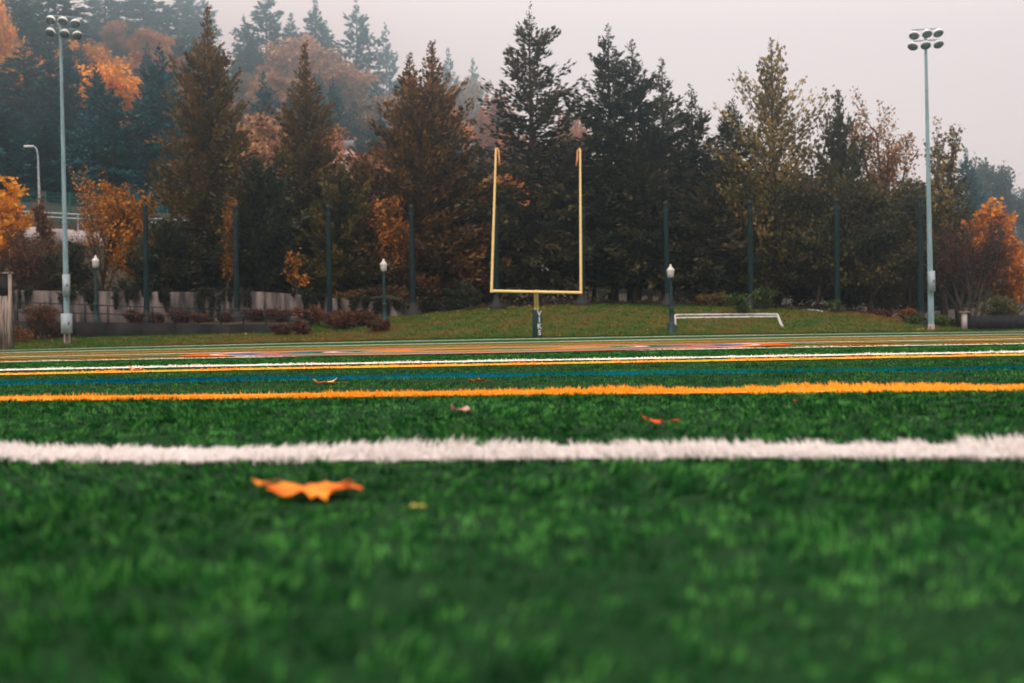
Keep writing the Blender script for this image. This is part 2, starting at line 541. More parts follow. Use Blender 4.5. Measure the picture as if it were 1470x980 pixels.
# round emblem: concentric dyed rings
emb = empty('field_emblem', (EMB[0], EMB[1], float(field_z(*EMB))), 'round emblem of red, white, blue and orange rings dyed into the turf', 'emblem')
def ring(name, r0, r1, c, lift, a0=0.0, a1=2 * math.pi):
    th = np.linspace(a0, a1, 97)
    mb = MB()
    V = []
    for r in (r0, r1):
        x = EMB[0] + r * np.cos(th); y = EMB[1] + r * np.sin(th)
        V.append(np.stack([x, y, field_z(x, y) + lift], 1))
    n = len(th); a = np.arange(n - 1)
    mb.add(np.concatenate(V), np.stack([a, a + n, a + n + 1, a + 1], 1), c)
    return mb.build(name, MAT['dyed'], emb)
ring('center_disc', .02, 1.0, (.03, .12, .03), .012)
ring('orange_ring', 1.03, 1.7, (.55, .19, .02), .012)
ring('green_ring', 1.73, 2.0, (.02, .10, .025), .012)
ring('cream_ring', 2.03, 2.2, (.66, .52, .40), .012)
ring('green_ring', 2.22, 2.31, (.02, .10, .025), .012)
ring('teal_ring', 2.33, 2.75, (.0, .15, .13), .012)
ring('rust_ring', 2.78, 3.1, (.46, .13, .02), .012)
ring('blue_ring', 3.13, 3.45, (.02, .13, .26), .012)
ring('cream_ring', 3.56, 3.66, (.66, .50, .38), .012)
ring('rust_ring', 3.47, 3.54, (.60, .14, .02), .012)
ring('red_ring', 3.69, 4.05, (.58, .10, .012), .012)

# ------------------------------------------------------------------ fallen leaves
def leaf_mesh(rng, size, c1, c2, curl, lobed=True):
    """A maple leaf: five pointed lobes, curled and buckled, with a stalk."""
    mb = MB()
    n = 60
    th = np.linspace(0, 2 * math.pi, n, endpoint=False)
    if lobed:
        lob = np.zeros(n)
        for a, L in ((90, 1.0), (38, .95), (142, .95), (-12, .7), (192, .7)):
            d = np.abs((th - math.radians(a) + math.pi) % (2 * math.pi) - math.pi)
            lob = np.maximum(lob, L * np.clip(1 - (d / .52) ** 1.2, 0, 1))
        r = .34 + .66 * lob * (.88 + .12 * np.sin(th * 29) + .05 * rng.normal(0, 1, n))
        r[np.abs((th - math.radians(270) + math.pi) % (2 * math.pi) - math.pi) < .3] = .16
    else:
        r = .45 + .5 * np.abs(np.cos(th)) ** 1.5
    rows = []
    for k, s in enumerate((.33, .66, 1.0)):
        x = r * s * np.cos(th); y = r * s * np.sin(th)
        rows.append(np.stack([x, y, np.zeros(n)], 1))
    V = np.concatenate([[[0, 0, 0]], *rows])
    R = np.hypot(V[:, 0], V[:, 1])
    ang = np.arctan2(V[:, 1], V[:, 0])
    ph = rng.uniform(0, 6.28, 4)
    V[:, 2] = curl * (R ** 2 * (.35 + .5 * np.sin(2 * ang + ph[0]) + .3 * np.sin(3 * ang + ph[1])) + .16 * np.sin(7 * V[:, 0] + ph[2]) * R) + .10 * np.sin(11 * V[:, 0] + ph[1]) * np.cos(9 * V[:, 1] + ph[0]) * R + .05 * rng.normal(0, 1, len(V)) * R
    V[:, :2] *= (1 - .25 * curl * R[:, None] ** 2)
    V *= size / 2
    V[:, 2] -= np.percentile(V[:, 2], 12)
    T = [[0, 1 + i, 1 + (i + 1) % n] for i in range(n)]
    Q = []
    for k in range(2):
        a = 1 + k * n
        Q += [[a + i, a + n + i, a + n + (i + 1) % n, a + (i + 1) % n] for i in range(n)]
    t = rng.random(len(V))[:, None] * .5 + (.5 * (.5 + .5 * np.sin(3 * ang + ph[3])))[:, None]
    cc = np.array(c1) + (np.array(c2) - np.array(c1)) * t
    edge = np.clip((R / (np.concatenate([[1], r, r, r]) + 1e-6) - .8) * 4, 0, 1) * rng.random(len(V))
    cc = cc * (1 - .6 * edge[:, None] * np.array([.5, .9, .8]))
    mb.add(V, T, cc)
    mb.f[4].append(np.array(Q))
    s = size / 2
    stalk = [[0, 0, 0], [0, -.4 * s, -.05 * s], [.15 * s, -.9 * s, -.02 * s], [.3 * s, -1.15 * s, -.12 * s]]
    return mb, stalk

LEAVES = [
    (440, 695, .195, (.95, .14, .005), (1.0, .44, .04), .26, True, 'large curled orange maple leaf lying before the broad white line', 205),
    (470, 547, .17, (.95, .45, .08), (.98, .62, .22), .5, True, 'pale orange leaf tilted up beyond the bold yellow line', 60),
    (688, 545, .13, (.60, .10, .03), (.80, .35, .15), .7, True, 'flat red brown leaf beyond the bold yellow line', 120),
    (661, 586, .065, (.45, .06, .05), (.75, .55, .50), .8, False, 'small reddish leaf with pale edge short of the yellow line', 10),
    (942, 601, .085, (.75, .09, .01), (.80, .16, .04), .8, True, 'small bright red orange leaf between white and yellow lines', 80),
    (971, 600, .028, (.60, .07, .02), (.6, .12, .05), .6, False, 'tiny red leaf scrap beside the red orange leaf', 30),
    (600, 720, .022, (.55, .58, .08), (.65, .62, .15), .6, False, 'tiny yellow green leaf scrap near the large curled leaf', 0),
    (196, 529, .16, (.80, .30, .08), (.90, .50, .22), .9, True, 'orange leaf caught on the thin yellow line', 40),
    (657, 632, .020, (.70, .16, .03), (.7, .2, .05), .5, False, 'tiny orange leaf scrap on the edge of the white line', 0),
    (1143, 572, .02, (.50, .07, .02), (.5, .1, .04), .5, False, 'tiny dark red leaf scrap short of the yellow line', 0),
]
for k, (px, py, size, c1, c2, curl, lobed, lb, rot) in enumerate(LEAVES):
    r = np.random.default_rng(50 + k)
    p = field_hit(px, py, .022)
    mb, stalk = leaf_mesh(r, size, c1, c2, curl, lobed)
    root = empty('fallen_leaf', (0, 0, 0), lb, 'leaf', 'fallen leaves on the turf')
    bl = mb.build('blade', MAT['deadleaf'], root, smooth=True)
    so = bl.modifiers.new('thickness', 'SOLIDIFY'); so.thickness = .0006
    MB().tube(stalk, [.0016 * size / .15, .0013 * size / .15, .0011 * size / .15, .0014 * size / .15], 5, (.45, .16, .05)).build('stalk', MAT['deadleaf'], root)
    root.location = (p[0], p[1], float(field_z(p[0], p[1])) + .017)
    root.rotation_euler = (r.uniform(-.06, .06), r.uniform(-.06, .06), math.radians(rot))
    root.scale = (1, 1, .65)

# ------------------------------------------------------------------ trees
def frames(D):
    """Unit side and up vectors for direction rows D."""
    up = np.array([0, 0, 1.0])
    S = np.cross(D, up)
    S /= np.linalg.norm(S, axis=1)[:, None] + 1e-6
    U = np.cross(S, D)
    return S, U

def sprays(mb, base, D, L, W, roll, colr):
    """Kite shaped needle sprays: base point, direction, length, width, roll about their axis."""
    D = D / (np.linalg.norm(D, axis=1)[:, None] + 1e-9)
    S, U = frames(D)
    w = (np.cos(roll)[:, None] * S + np.sin(roll)[:, None] * U) * (W / 2)[:, None]
    mid = base + D * (L * .45)[:, None]
    tip = base + D * L[:, None]
    n = len(base); i = np.arange(n) * 4
    V = np.stack([base, mid + w, tip, mid - w], 1).reshape(-1, 3)
    mb.add(V, np.stack([i, i + 1, i + 2, i + 3], 1), np.repeat(colr, 4, 0))

def conifer(seed, H, R, palette, base=.06, p=.8, e_top=.7, e_bot=-.15, droop=.25, uptip=.15, nb=9.0, dens=7.0, sl=.55, sw=.24,
            hang=.35, ragged=.35, gap=0.0, tops=((0, 0, 1.0),), lvl=.42, tint_top=None):
    """Crown and wood meshes of a conifer standing at the origin."""
    rg = np.random.default_rng(seed)
    cr, wood = MB(), MB()
    pal = np.array(palette, float)
    for ti, (ox, oy, hf) in enumerate(tops):
        h = H * hf
        wob = rg.normal(0, .04, (9, 2)).cumsum(0) * .35
        zz = np.linspace(0, h * .985, 9)
        tr = np.stack([ox * np.clip(zz / h * 3, 0, 1) + wob[:, 0], oy * np.clip(zz / h * 3, 0, 1) + wob[:, 1], zz], 1)
        rad = np.interp(zz, [0, h * .05, h], [H * .022, H * .016, .025])
        wood.tube(tr, rad, 8, cap=True)
        z = h * base
        while z < h * .995:
            t = (z - h * base) / (h * (1 - base))
            prof = (1 - t) ** p
            prof *= min(1.0, ((1 - t) / .32) ** .6)
            if t < .12:
                prof *= .72 + .28 * (t / .12)
            nbr = max(3, int(nb * (.55 + .6 * (1 - t))))
            a0 = rg.uniform(0, 6.28)
            for b in range(nbr):
                if rg.random() < gap * (.4 + t):
                    continue
                L = R * prof * (1 + rg.normal(0, ragged)) + .10
                L = float(np.clip(L, .15, R * 1.3))
                az = a0 + b * 6.283 / nbr + rg.normal(0, .3)
                e0 = e_bot + (e_top - e_bot) * t ** 1.3 + rg.normal(0, .12)
                z0 = z + rg.uniform(-.5, .5) * lvl
                dirh = np.array([math.cos(az), math.sin(az), 0])
                cx = np.array([np.interp(z0, zz, tr[:, 0]), np.interp(z0, zz, tr[:, 1]), 0])
                ss = np.linspace(0, 1, 5)
                bz = z0 + L * (ss * math.sin(e0) - droop * ss ** 2 * (1 - t) + uptip * ss ** 4)
                bp = cx + dirh * (L * ss * math.cos(e0))[:, None] + np.array([0, 0, 1.0]) * bz[:, None]
                if L > .9:
                    wood.tube(bp, np.linspace(.022 + .012 * L, .006, 5), 3, cap=False)
                n = max(4, int(dens * L * (1.0 + .35 * L / R)))
                s = rg.uniform(.08, 1.0, n) ** .72
                q = np.stack([np.interp(s, ss, bp[:, k]) for k in range(3)], 1)
                tn = np.stack([np.interp(s, ss, np.gradient(bp[:, k])) for k in range(3)], 1)
                tn /= np.linalg.norm(tn, axis=1)[:, None] + 1e-9
                sa = rg.choice([-1, 1], n) * rg.uniform(.1, 1.15, n) * (1.15 - .6 * s)
                ca, sn = np.cos(sa), np.sin(sa)
                D = np.stack([tn[:, 0] * ca - tn[:, 1] * sn, tn[:, 0] * sn + tn[:, 1] * ca, tn[:, 2] + rg.normal(-hang * (1 - .6 * t), .25, n)], 1)
                q = q + rg.normal(0, .07, (n, 3)) * (1 + .5 * L)
                ll = sl * rg.uniform(.55, 1.25, n) * (.40 + .60 * min(1, L / 1.5))
                wv = sw * rg.uniform(.6, 1.25, n) * (.6 + .4 * min(1, L / 1.5))
                tint = np.clip(rg.normal(.5, .30) + rg.normal(0, .17, n), 0, 1)
                k = tint * (len(pal) - 1)
                i0 = np.minimum(k.astype(int), len(pal) - 2)
                cc = pal[i0] + (pal[i0 + 1] - pal[i0]) * (k - i0)[:, None]
                if tint_top is not None:
                    cc = cc + (np.array(tint_top) - cc) * (np.clip(t * 1.1, 0, 1) * rg.uniform(.3, 1))
                sprays(cr, q, D, ll, wv, rg.normal(0, .7, n), cc)
            z += lvl * (1.0 - .45 * t) * rg.uniform(.75, 1.25)
    return cr, wood

def leaves_at(mb, pts, rg, size, pal, tint):
    n = len(pts)
    D = rg.normal(0, 1, (n, 3)); D[:, 2] -= .3
    D /= np.linalg.norm(D, axis=1)[:, None]
    k = np.clip(tint, 0, .999) * (len(pal) - 1)
    i0 = k.astype(int)
    cc = pal[i0] + (pal[i0 + 1] - pal[i0]) * (k - i0)[:, None]
    L = size * rg.uniform(.6, 1.35, n)
    sprays(mb, pts, D, L, L * rg.uniform(.5, .9, n), rg.uniform(0, 3.14, n), cc)

def broadleaf(seed, H, W, palette, trunk=.25, n1=11, n2=6, n3=5, up=.5, spread=.9, nleaf=14, leaf=.28, scat=.22, stems=1, thin=1.0, twig=.012, conical=0.0, bottom=.12):
    """Crown and wood meshes of a broadleaved tree at the origin: stem, limbs, branches, twigs with leaves."""
    rg = np.random.default_rng(seed)
    pal = np.array(palette, float)
    segs, tips, tints = [], [], []
    def grow(p, d, L, r, lev, tint):
        m = 5
        pts = [np.array(p, float)]
        d = np.array(d, float)
        for i in range(m - 1):
            d = d + rg.normal(0, .13, 3) + np.array([0, 0, up * .16])
            d /= np.linalg.norm(d)
            pts.append(pts[-1] + d * L / (m - 1))
        pts = np.array(pts)
        segs.append((pts, r, lev))
        if lev == 0:
            s = rg.uniform(.15, 1.08, nleaf)
            q = np.stack([np.interp(np.clip(s, 0, 1), np.linspace(0, 1, m), pts[:, k]) for k in range(3)], 1)
            tips.append(q + rg.normal(0, scat, (nleaf, 3)))
            tints.append(np.clip(tint + rg.normal(0, .13, nleaf), 0, 1))
            return
        n = {3: n1, 2: n2, 1: n3}[lev]
        lo = {3: trunk, 2: .25, 1: .2}[lev]
        for k in range(n):
            s = lo + (1 - lo) * ((k + rg.random()) / n)
            q = np.array([np.interp(s, np.linspace(0, 1, m), pts[:, j]) for j in range(3)])
            a = rg.uniform(0, 6.283) if lev < 3 else k * 2.4 + rg.normal(0, .3)
            tilt = spread * rg.uniform(.7, 1.2) * (1 - .45 * s if lev == 3 else 1)
            ref = np.array([math.cos(a), math.sin(a), 0.0])
            dd = d * 0 + (pts[-1] - pts[0]) / np.linalg.norm(pts[-1] - pts[0])
            nd = dd * math.cos(tilt) + ref * math.sin(tilt)
            nd /= np.linalg.norm(nd)
            f = {3: .46, 2: .5, 1: .55}[lev]
            if lev == 3 and conical:
                f *= 1 + conical * (.55 - s)
            grow(q, nd, L * f * rg.uniform(.75, 1.15), r * .5, lev - 1, np.clip(tint + rg.normal(0, .16), 0, 1))
    for sidx in range(stems):
        a = rg.uniform(0, 6.28)
        lean = 0.05 if stems == 1 else rg.uniform(.12, .42)
        grow((rg.normal(0, .06) * (stems > 1), rg.normal(0, .06) * (stems > 1), 0), (math.cos(a) * lean, math.sin(a) * lean, 1), 1.0 * rg.uniform(.85, 1), .02 if stems == 1 else .012, 3, rg.uniform(.3, .7))
    pts = np.concatenate(tips); tint = np.concatenate(tints)
    # generated at unit height with scatter in metres: fit to the wanted size
    sc = pts
    zt = np.percentile(pts[:, 2], 99.5)
    hw = np.percentile(np.hypot(pts[:, 0], pts[:, 1]), 95)
    return segs, pts, tint, zt, hw, pal, rg

def broadleaf_mesh(seed, H, W, palette, leaf=.28, scat=.22, nleaf=14, twig=.012, drop=0.0, core=0.0, **kw):
    segs, pts, tint, zt, hw, pal, rg = broadleaf(seed, H, W, palette, nleaf=nleaf, scat=0.0, **kw)
    sz, sx = H / max(zt, 1e-3), (W / 2) / max(hw, 1e-3)
    S = np.array([sx, sx, sz])
    pts = pts * S + rg.normal(0, scat, pts.shape)
    pts[:, 2] = np.maximum(pts[:, 2], .05)
    if drop:
        keep = rg.random(len(pts)) > drop
        pts, tint = pts[keep], tint[keep]
    if core:
        rr = np.hypot(pts[:, 0], pts[:, 1]) / (W / 2)
        keep = rg.random(len(pts)) > core * np.clip(1 - rr / .55, 0, 1)
        pts, tint = pts[keep], tint[keep]
    cr, wood = MB(), MB()
    leaves_at(cr, pts, rg, leaf, pal, tint)
    for q, r, lev in segs:
        q = (q if lev > 1 else q[::2]) * S
        r0 = {3: max(.05, H * .017), 2: H * .006 + .012, 1: H * .0022 + .008, 0: twig}[lev]
        wood.tube(q, np.linspace(r0, r0 * (.35 if lev else .5), len(q)), {3: 7, 2: 4, 1: 3, 0: 3}[lev], cap=False)
    return cr, wood

def plant_tree(name, label, cat, cr, wood, loc, group=None, rz=0.0, wood_mat=None, crown='crown', stem='trunk'):
    root = empty(name, (0, 0, 0), label, cat, group)
    if wood is not None:
        wood.build(stem, wood_mat or MAT['bark'], root, smooth=True)
    cr.build(crown, MAT['foliage'], root)
    root.location = tuple(float(v) for v in loc)
    root.rotation_euler = (0, 0, rz)
    return root

def tree_spot(px, py, Y):
    """Foot and height of a tree at distance Y whose top shows at photo pixel (px, py)."""
    a = P(px, py, Y)
    z = gz(a[0], a[1])
    return np.array([a[0], a[1], z - .05]), a[2] - z + .05

RUST = [(.044, .030, .012), (.135, .074, .024), (.30, .150, .046)]
OLIVE = [(.020, .028, .010), (.078, .070, .017), (.19, .135, .032)]
DKGREEN = [(.010, .020, .013), (.028, .042, .022), (.080, .082, .034)]
FIR = [(.014, .022, .013), (.042, .046, .020), (.115, .092, .036)]
OLV2 = [(.06, .052, .016), (.19, .145, .040), (.46, .33, .11)]
DKO2 = [(.016, .024, .011), (.055, .055, .018), (.15, .115, .034)]
G_ROW = 'conifers standing along the top of the bank'
CEDAR = dict(p=.84, droop=.30, uptip=.34, hang=.10, nb=9, dens=13.0, sl=.50, sw=.26, ragged=.30, lvl=.40)
FIRP = dict(p=.66, droop=.20, uptip=.16, hang=.25, nb=8, dens=16.0, sl=.50, sw=.24, ragged=.34, lvl=.46, gap=.08)
ROW = [  # px, py, Y, half width px, kind, palette, extra, label
    (297, 12, 112, 84, 'c', OLIVE, dict(tint_top=(.20, .105, .038), base=.05), 'tall broad rust-brown cedar, the largest behind the stained concrete wall'),
    (437, 65, 115, 60, 'c', OLIVE, dict(tint_top=(.18, .095, .035), base=.05), 'slender rust-brown cedar with one sharp tip'),
    (612, 62, 113, 84, 'c', RUST, dict(tops=((.4, 0, 1.0), (-1.35, .2, .965)), base=.06, ragged=.36), 'rust-brown cedar with two tips beside the goalpost'),
    (760, 8, 112, 82, 'f', FIR, dict(gap=.26, base=.10, p=.58, ragged=.40, dens=15), 'tall open fir with visible trunk rising between the goal uprights'),
    (873, 38, 115, 66, 'f', DKGREEN, dict(gap=.15, base=.13, ragged=.42), 'dark fir with a bent straggling tip just beyond the goal upright'),
    (907, 55, 113, 66, 'f', DKGREEN, dict(base=.13), 'dense dark fir with narrow tip pressed against the straggling fir'),
    (950, 80, 119, 50, 'f', FIR, dict(gap=.2, base=.14), 'thin fir rising behind the dense dark firs'),
    (992, 125, 114, 62, 'f', FIR, dict(base=.13, p=.65), 'shorter broad fir behind the lying white goal frame'),
    (1050, 142, 116, 56, 'f', DKGREEN, dict(base=.08, p=.6), 'short dark fir beside the tall yellowing poplar'),
    (1203, 128, 112, 52, 'c', DKO2, dict(base=.03, p=.62, e_top=.95, e_bot=.55, droop=.05, hang=-.35, sl=.42, sw=.24, dens=11, ragged=.38, gap=.1), 'dark green upright pointed tree next to the airy poplar'),
    (1108, 60, 113, 90, 'c', OLV2, dict(base=.05, p=.60, e_top=1.0, e_bot=.45, droop=.02, uptip=.1, hang=-.30, sl=.36, sw=.25, dens=9.5, nb=8, ragged=.42, gap=.22, lvl=.5), 'tall airy poplar with olive and yellow leaves against the sky'),
    (372, 232, 109.5, 62, 'c', DKGREEN, dict(base=.03, p=.5), 'low dark green cedar between the two rust-brown cedars'),
    (488, 238, 110, 50, 'c', OLIVE, dict(base=.04, p=.5), 'low olive cedar beside the slender rust-brown cedar'),
    (236, 322, 108, 44, 'c', DKGREEN, dict(base=.02, p=.45), 'small bushy dark green conifer at the foot of the largest cedar'),
    (524, 222, 118, 44, 'c', RUST, dict(base=.05, p=.6), 'low brown cedar behind the small orange maple'),
    (668, 225, 117, 58, 'c', OLIVE, dict(base=.06, p=.55), 'low olive-brown cedar showing past the goal upright'),
    (822, 205, 118, 56, 'f', DKGREEN, dict(base=.22, p=.5), 'low dark fir filling the gap behind the goal upright'),
    (930, 230, 111, 52, 'f', FIR, dict(base=.22, p=.5), 'low spreading fir behind the slim lamp post'),
    (1010, 262, 110, 54, 'f', FIR, dict(base=.2, p=.5), 'low olive fir above the golden shrubs'),
]
for px, py, Y, hw in ((850, 240, 126, 58), (900, 215, 128, 60), (965, 232, 125, 60), (1030, 225, 129, 60), (1085, 250, 127, 60), (1140, 262, 130, 62), (1190, 258, 128, 62), (1245, 272, 130, 62), (1300, 292, 127, 56), (1350, 300, 126, 56), (600, 250, 126, 60), (700, 262, 127, 50)):
    ROW.append((px, py, Y, hw, 'c', DKGREEN, dict(base=.20, p=.42, dens=11), 'dark evergreen filling the second row behind the bank trees'))
for k, (px, py, Y, hw, kd, pal, ex, lb) in enumerate(ROW):
    foot, H = tree_spot(px, py, Y)
    kw = dict(CEDAR if kd == 'c' else FIRP); kw.update(ex)
    cr, wood = conifer(200 + k, H, (1.15 if kd == 'c' else 1.1) * hw * Y / FPX, pal, **kw)
    plant_tree('cedar_tree' if kd == 'c' else 'fir_tree', lb, 'tree', cr, wood, foot, G_ROW)

YEL = [(.20, .075, .010), (.42, .17, .020), (.62, .27, .03)]
ORG = [(.32, .10, .014), (.62, .22, .022), (.82, .36, .04)]
OLV = [(.06, .055, .016), (.17, .135, .036), (.42, .31, .10)]
DKO = [(.016, .022, .010), (.045, .046, .016), (.12, .092, .028)]
BRN = [(.045, .022, .014), (.085, .038, .022), (.14, .06, .03)]
ORB = [(.10, .055, .02), (.26, .13, .04), (.45, .22, .07)]
BROAD = [  # px, py, Y, width px, palette, params, label
    (1268, 150, 114, 116, ORB, dict(up=1.0, spread=.55, n1=16, n2=6, n3=5, nleaf=16, leaf=.24, scat=.18, trunk=.15), 'wispy orange-brown tree with thin upright twigs'),
    (1168, 258, 109, 130, DKO, dict(up=.4, spread=.9, n1=16, n2=7, n3=6, nleaf=16, leaf=.28, scat=.22, trunk=.04), 'dense dark olive tree below the airy poplar'),
    (1100, 250, 110, 110, OLIVE, dict(up=.5, spread=.8, n1=15, n2=7, n3=5, nleaf=15, leaf=.28, scat=.22, trunk=.05), 'brown olive bushy tree behind the leafy saplings'),
    (1250, 262, 107.5, 130, DKO, dict(up=.4, spread=.9, n1=16, n2=7, n3=6, nleaf=16, leaf=.26, scat=.22, trunk=.03), 'dark bushy tree at the low end of the bank'),
    (1300, 262, 110, 90, OLIVE, dict(up=.6, spread=.75, n1=14, n2=6, n3=5, nleaf=14, leaf=.26, scat=.2, trunk=.05), 'brown green tree behind the last net pole'),
    (1352, 178, 109, 80, OLV, dict(up=1.2, spread=.5, n1=11, n2=5, n3=4, nleaf=12, leaf=.30, scat=.13, trunk=.1), 'young olive tree with upright leafy shoots behind the floodlight mast'),
    (1372, 262, 113, 96, OLIVE, dict(up=.5, spread=.8, n1=14, n2=6, n3=5, nleaf=14, leaf=.28, scat=.2, trunk=.05), 'olive tree in shade behind the bare brown shrub tree'),
    (1388, 312, 104, 112, BRN, dict(up=1.0, spread=.5, stems=7, n1=7, n2=5, n3=5, nleaf=7, leaf=.14, scat=.10, trunk=.3, twig=.010), 'nearly bare brown multi-stemmed tree by the black fence'),
    (1462, 300, 106, 110, ORG, dict(up=.5, spread=.85, n1=16, n2=7, n3=5, nleaf=18, leaf=.34, scat=.24, trunk=.15), 'bright orange maple above the black fence'),
    (140, 256, 110, 88, YEL, dict(up=.9, spread=.6, n1=18, n2=6, n3=5, nleaf=13, leaf=.20, scat=.14, trunk=.04, conical=1.3), 'pointed amber tree beside the floodlight mast with cabinets'),
    (196, 286, 111, 84, YEL, dict(up=.5, spread=.85, n1=13, n2=6, n3=5, nleaf=14, leaf=.30, scat=.2, trunk=.08), 'rounded orange maple between amber tree and largest cedar'),
    (-4, 262, 114, 66, [(.45, .17, .012), (.72, .30, .02), (.85, .42, .04)], dict(up=.4, spread=.9, n1=12, n2=6, n3=5, nleaf=12, leaf=.36, scat=.2, trunk=.3), 'bright golden maple rising above the timber bulkhead'),
    (42, 328, 106.5, 120, BRN, dict(up=.9, spread=.6, stems=6, n1=7, n2=5, n3=5, nleaf=8, leaf=.15, scat=.12, trunk=.1, twig=.010), 'bare reddish-brown thicket tree behind the timber bulkhead'),
    (74, 286, 113, 46, [(.05, .04, .02), (.12, .06, .03), (.22, .10, .04)], dict(up=.6, spread=.7, n1=12, n2=5, n3=5, nleaf=12, leaf=.24, scat=.16, trunk=.1), 'small russet tree in front of the road parapet'),
    (96, 352, 107, 70, DKO, dict(up=.5, spread=.8, n1=12, n2=6, n3=5, nleaf=13, leaf=.24, scat=.16, trunk=.1), 'low dark bush below the pointed amber tree'),
    (322, 290, 107.2, 54, [(.10, .055, .015), (.24, .11, .02), (.42, .18, .03)], dict(up=.9, spread=.5, n1=14, n2=6, n3=4, nleaf=12, leaf=.20, scat=.14, trunk=.1), 'slim orange tree against the largest cedar'),
    (566, 281, 108, 84, [(.10, .045, .014), (.26, .10, .02), (.48, .19, .03)], dict(up=.8, spread=.6, n1=14, n2=6, n3=5, nleaf=11, leaf=.24, scat=.16, trunk=.15), 'small orange maple with pale stem behind the net poles'),
    (426, 362, 106, 36, YEL, dict(up=.7, spread=.7, n1=7, n2=4, n3=3, nleaf=8, leaf=.24, scat=.10, trunk=.3), 'tiny golden sapling above the concrete wall'),
]
for k, (px, py, Y, w, pal, kw, lb) in enumerate(BROAD):
    foot, H = tree_spot(px, py, Y)
    cr, wood = broadleaf_mesh(402 + k, H, w * Y / FPX, pal, **kw)
    plant_tree('broadleaf_tree', lb, 'tree', cr, wood, foot)

# hillside trees: shared meshes, each tree an individual with its own size and colour
def proto_pair(cr, wood):
    a = cr.mesh('crown'); a.materials.append(MAT['foliage'])
    b = wood.mesh('trunk', True); b.materials.append(MAT['bark'])
    return a, b
GREY3 = [(.55, .55, .55), (.95, .95, .95), (1.5, 1.45, 1.3)]
CON = [proto_pair(*conifer(700 + k, 24.0, 5.6, GREY3, base=.07, p=.72, droop=.25, uptip=.08, hang=.3, nb=8, dens=8.5, sl=.95, sw=.48, ragged=.36, lvl=.75, gap=.08 * k)) for k in range(4)]
MAP = [proto_pair(*broadleaf_mesh(720 + k, 16.0, 14.0, GREY3, up=.35, spread=.95, n1=14, n2=7, n3=5, nleaf=18, leaf=.60, scat=.50, trunk=.10)) for k in range(3)]
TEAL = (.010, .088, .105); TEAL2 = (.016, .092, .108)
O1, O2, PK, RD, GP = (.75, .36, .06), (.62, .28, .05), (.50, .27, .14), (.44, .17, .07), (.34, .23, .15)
hill_n = 0
def hill_tree(kind, px, py, hw, Y, c, label, rg, vertical=True):
    global hill_n
    if Y > 240:
        Y = 240 * 1.15 + (Y - 240) * 1.7
    if kind == 'm':
        hw *= 1.3
    foot, H = tree_spot(px, py, Y)
    if H < 4:
        return
    protos = CON if kind == 'c' else MAP
    a, b = protos[hill_n % len(protos)]
    hill_n += 1
    R = hw * Y / FPX
    base = (5.6, 24.0) if kind == 'c' else (7.4, 16.0)
    root = empty('hill_conifer' if kind == 'c' else 'hill_maple', (0, 0, 0), label, 'tree',
                 'misty conifers on the hillside' if kind == 'c' else 'autumn maples on the hillside')
    if kind == 'm' and H > R * 3.2:
        foot[2] += 0
    for nm, me in (('trunk', b), ('crown', a)):
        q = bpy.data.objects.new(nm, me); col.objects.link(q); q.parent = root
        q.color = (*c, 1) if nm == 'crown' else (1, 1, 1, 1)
    root.location = tuple(float(v) for v in foot)
    root.rotation_euler = (0, 0, float(rg.uniform(0, 6.28)))
    sx = R / base[0]
    root.scale = (sx, sx, H / base[1])

